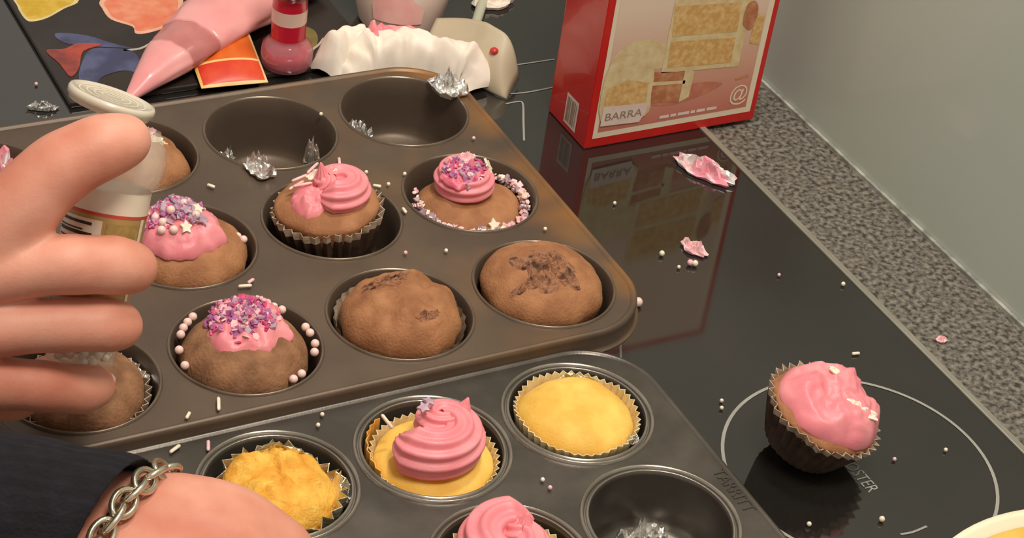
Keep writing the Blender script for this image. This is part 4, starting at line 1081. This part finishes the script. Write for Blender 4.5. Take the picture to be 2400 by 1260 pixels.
# ------------------------------------------------------------------ hand holding the jar
def finger(J, R, tip):
    """joint positions -> chain with thicker joints and slimmer phalanges"""
    out = []
    for i in range(len(J) - 1):
        p, q = np.array(J[i]), np.array(J[i + 1])
        out.append((*p, R[i])); out.append((*(p * 0.62 + q * 0.38), (R[i] * 0.62 + R[i + 1] * 0.38) * 0.955))
    out.append((*J[-1], tip)); return out
index = finger([(-0.2913, -0.0364, 0.1336), (-0.2590, -0.0470, 0.1392), (-0.2400, -0.0490, 0.1362), (-0.2290, -0.0468, 0.1306)], [0.0114, 0.0100, 0.0096, 0.0085], 0.0083)
middle = finger([(-0.2942, -0.0449, 0.1130), (-0.2648, -0.0520, 0.1139), (-0.2458, -0.0549, 0.1116), (-0.2366, -0.0529, 0.1074)], [0.0104, 0.0091, 0.0087, 0.0080], 0.0078)
ring = finger([(-0.2962, -0.0497, 0.0912), (-0.2721, -0.0544, 0.0862), (-0.2546, -0.0519, 0.0774), (-0.2456, -0.0484, 0.0744)], [0.0098, 0.0085, 0.0079, 0.0072], 0.0070)
pinky = finger([(-0.2960, -0.0418, 0.0764), (-0.2765, -0.0326, 0.0637), (-0.2634, -0.0221, 0.0584), (-0.2556, -0.0151, 0.0573)], [0.0090, 0.0080, 0.0072, 0.0063], 0.0062)
thumb = [(-0.3006, -0.0265, 0.1297, 0.0190), (-0.2718, -0.0292, 0.1560, 0.0142), (-0.2620, -0.0284, 0.1655, 0.0122), (-0.2530, -0.0278, 0.1722, 0.0120), (-0.2440, -0.0278, 0.1762, 0.0108), (-0.2360, -0.0278, 0.1788, 0.0106), (-0.2262, -0.0271, 0.1796, 0.0086)]
heel = (-0.3451, -0.0170, 0.0990, 0.022)
palms = [[heel, (-0.3200, -0.0280, 0.1200, 0.0170), index[0]], [heel, (-0.3200, -0.0340, 0.1060, 0.0165), middle[0]], [heel, (-0.3220, -0.0360, 0.0960, 0.0155), ring[0]], [heel, (-0.3200, -0.0300, 0.0860, 0.0140), pinky[0]],
         [heel, (-0.3126, -0.0248, 0.1142, 0.0190), (-0.2848, -0.0139, 0.1244, 0.0150), (-0.2720, -0.0070, 0.1212, 0.0110)], [heel, (-0.3200, -0.0200, 0.1200, 0.0200), thumb[0]]]
arm = [(-0.60, 0.085, 0.125, 0.042), (-0.4600, 0.0250, 0.1060, 0.034), (-0.3800, -0.0053, 0.0980, 0.0275), heel]
me = body_mesh('hand_body', [index, middle, ring, pinky, thumb, arm] + palms, k=0.0045)
p1 = link('person', me, M_skin); tag(p1, 'bare hand gripping the sprinkle jar over the upper tin', 'person')
def nail(parent, tip, direction, normal, w, l):
    d = Vector(direction).normalized(); n = Vector(normal); n = (n - d * n.dot(d)).normalized(); s = d.cross(n)
    v = []; f = []; A, B = 10, 8
    for i in range(A + 1):
        for j in range(B + 1):
            u = -1 + 2 * i / A; q = -1 + 2 * j / B
            ww = w * (1 - 0.25 * max(0, abs(q) - 0.5) * 2)
            v.append(Vector(tip) + s * ww * u * 0.5 + d * l * q * 0.5 * (1 - 0.12 * u * u) - n * (0.0022 * u * u + 0.0010 * max(0, q) ** 2))
    for i in range(A):
        for j in range(B): a = i * (B + 1) + j; f.append((a, a + 1, a + B + 2, a + B + 1))
    o = mk('fingernail', v, f, M_nail, parent); sm = o.modifiers.new('thickness', 'SOLIDIFY'); sm.thickness = 0.0006; sm.offset = 0; return o
nail(p1, (-0.2425, -0.0517, 0.0796), (0.80, 0.15, -0.15), (0.25, -0.55, 0.80), 0.0085, 0.0100)
nail(p1, (-0.2270, -0.0545, 0.1322), (0.75, 0.30, -0.45), (0.40, -0.90, 0.10), 0.0090, 0.0100)
nail(p1, (-0.2350, -0.0615, 0.1080), (0.75, 0.25, -0.45), (0.30, -0.95, 0.10), 0.0088, 0.0095)

# ------------------------------------------------------------------ second arm: navy sleeve, chain bracelet, hand over the lower tin
ad = Vector((0.90, -0.43, -0.06)).normalized()                      # along the arm towards the fingers
pd = Vector((0.46, 0.88, 0.05)); pd = (pd - ad * pd.dot(ad)).normalized()   # across the hand, away from the lens
ud = ad.cross(pd) * 1.0
if ud.z < 0: ud = -ud
Wc = Vector((-0.2638, -0.1588, 0.0880))
hd = (ad - pd * 0.30).normalized(); hp = (pd + ad * 0.30).normalized()      # the hand bends a little at the wrist
def pt(a, p, u, r):
    q = Wc + (ad if a <= 0 else hd) * a + (pd if a <= 0 else hp) * p + ud * u; return (q.x, q.y, q.z, r)
fore = [[pt(-0.30, -0.010, 0.012, 0.042), pt(-0.16, 0.0, 0.008, 0.034), pt(-0.05, 0.008, 0.0, 0.022), pt(0.0, 0.009, 0.0, 0.0190), pt(0.03, 0.010, 0.0, 0.0185)],
        [pt(-0.16, -0.012, 0.006, 0.030), pt(-0.05, -0.010, 0.0, 0.021), pt(0.0, -0.010, 0.0, 0.0185), pt(0.03, -0.010, 0.0, 0.0180)]]
hand = []
for i, p in enumerate((0.0240, 0.0080, -0.0085, -0.0240)):
    L = (0.046, 0.052, 0.050, 0.044)[i]
    hand.append([pt(0.0, p * 0.5, 0, 0.0175), pt(L * 0.5, p * 0.85, 0.002, 0.0155), pt(L, p, -0.006, 0.0118)])
    fl_ = (0.9, 1.0, 0.94, 0.76)[i]
    hand.append([pt(L, p, -0.006, 0.0116), pt(L + 0.014 * fl_, p * 1.04, -0.022 * fl_ - 0.004, 0.0100), pt(L + 0.016 * fl_, p * 1.0, -0.036 * fl_ - 0.003, 0.0090), pt(L + 0.006 * fl_, p * 0.95, -0.047 * fl_, 0.0076)])
hand.append([pt(0.004, 0.020, -0.004, 0.0165), pt(0.026, 0.032, -0.012, 0.0130), pt(0.042, 0.032, -0.026, 0.0105), pt(0.052, 0.026, -0.038, 0.0085)])
me = body_mesh('arm_body', fore + hand, k=0.006)
p2 = link('person', me, M_skin); tag(p2, 'bare wrist in a navy knit sleeve with a chain bracelet reaching over the lower tin', 'person')

def ring_pts(c, ax, e1, r1, r2, n):
    e1 = (Vector(e1) - ax * Vector(e1).dot(ax)).normalized(); e2 = ax.cross(e1)
    return [Vector(c) + e1 * r1 * math.cos(2 * math.pi * i / n) + e2 * r2 * math.sin(2 * math.pi * i / n) for i in range(n)]
# ribbed sleeve
v = []; f = []; n = 120
stations = [(-0.30, 0.058, 0.054), (-0.20, 0.053, 0.050), (-0.12, 0.048, 0.045), (-0.08, 0.0455, 0.042), (-0.060, 0.044, 0.040), (-0.0535, 0.0435, 0.039), (-0.050, 0.0425, 0.0375), (-0.052, 0.040, 0.035), (-0.075, 0.038, 0.034)]
stations = [(a_ + 0.037, r_ * 0.83, q_ * 0.88) for a_, r_, q_ in stations]
cax = (ad - pd * 0.42).normalized()
fine = []
for k in range(len(stations) - 1):
    s0, s1 = np.array(stations[k]), np.array(stations[k + 1]); m_ = 8 if k < 4 else 3
    for q in range(m_): fine.append(s0 + (s1 - s0) * q / m_)
fine.append(np.array(stations[-1]))
for k, (a, r1, r2) in enumerate(fine):
    c = Wc + ad * a + pd * -0.004 + ud * (0.004)
    for i, p in enumerate(ring_pts(c, cax, pd, r1, r2, n)):
        wv = 1 + 0.010 * math.sin(i * 2 * math.pi / n * 40) + 0.03 * fb3(p.x, p.y, p.z, 45, 5)
        v.append(c + (p - c) * wv)
for k in range(len(fine) - 1):
    for i in range(n): j = (i + 1) % n; f.append((k * n + i, k * n + j, (k + 1) * n + j, (k + 1) * n + i))
fix(mk('sleeve', v, f, M_navy, p2))['label'] = 'navy knitted sleeve cuff'
# chain bracelet: alternating links round the wrist
br = bpy.data.objects.new('bracelet', None); COL.objects.link(br); br.parent = p2; br['label'] = 'chunky silver chain bracelet'
lv = []; lf = []; NA, NB = 22, 8
for i in range(NA):
    a = 2 * math.pi * i / NA; cx_, cy_ = 0.0062 * math.cos(a), 0.0042 * math.sin(a)
    nx_, ny_ = math.cos(a), math.sin(a)
    for j in range(NB):
        b_ = 2 * math.pi * j / NB; lv.append((cx_ + nx_ * 0.0013 * math.cos(b_), cy_ + ny_ * 0.0013 * math.cos(b_), 0.0013 * math.sin(b_)))
for i in range(NA):
    for j in range(NB): i2, j2 = (i + 1) % NA, (j + 1) % NB; lf.append((i * NB + j, i2 * NB + j, i2 * NB + j2, i * NB + j2))
lme = bpy.data.meshes.new('link'); lme.from_pydata(lv, [], lf); lme.materials.append(M_chain); lme.polygons.foreach_set('use_smooth', [True] * len(lme.polygons))
bax = (ad - pd * 0.45).normalized(); NL = 26
bc = Wc + ad * -0.0065 + ud * 0.0
rp_ = ring_pts(bc, bax, pd, 0.0352, 0.0268, 400)
Ls = [0.0]
for i in range(400): Ls.append(Ls[-1] + (rp_[(i + 1) % 400] - rp_[i]).length)
for q in range(NL):
    tgt = Ls[-1] * q / NL; i = int(np.searchsorted(Ls, tgt)) % 400
    p = rp_[i]; tdir = (rp_[(i + 1) % 400] - rp_[i - 1]).normalized(); out = (p - bc).normalized(); out = (out - tdir * out.dot(tdir)).normalized()
    ang = math.radians(35 if q % 2 else -50); sd = tdir.cross(out)
    yv = sd * math.cos(ang) + out * math.sin(ang); zv = tdir.cross(yv)
    o = bpy.data.objects.new('link', lme); COL.objects.link(o); o.parent = br
    o.matrix_local = Matrix(((tdir.x, yv.x, zv.x, p.x), (tdir.y, yv.y, zv.y, p.y), (tdir.z, yv.z, zv.z, p.z), (0, 0, 0, 1)))
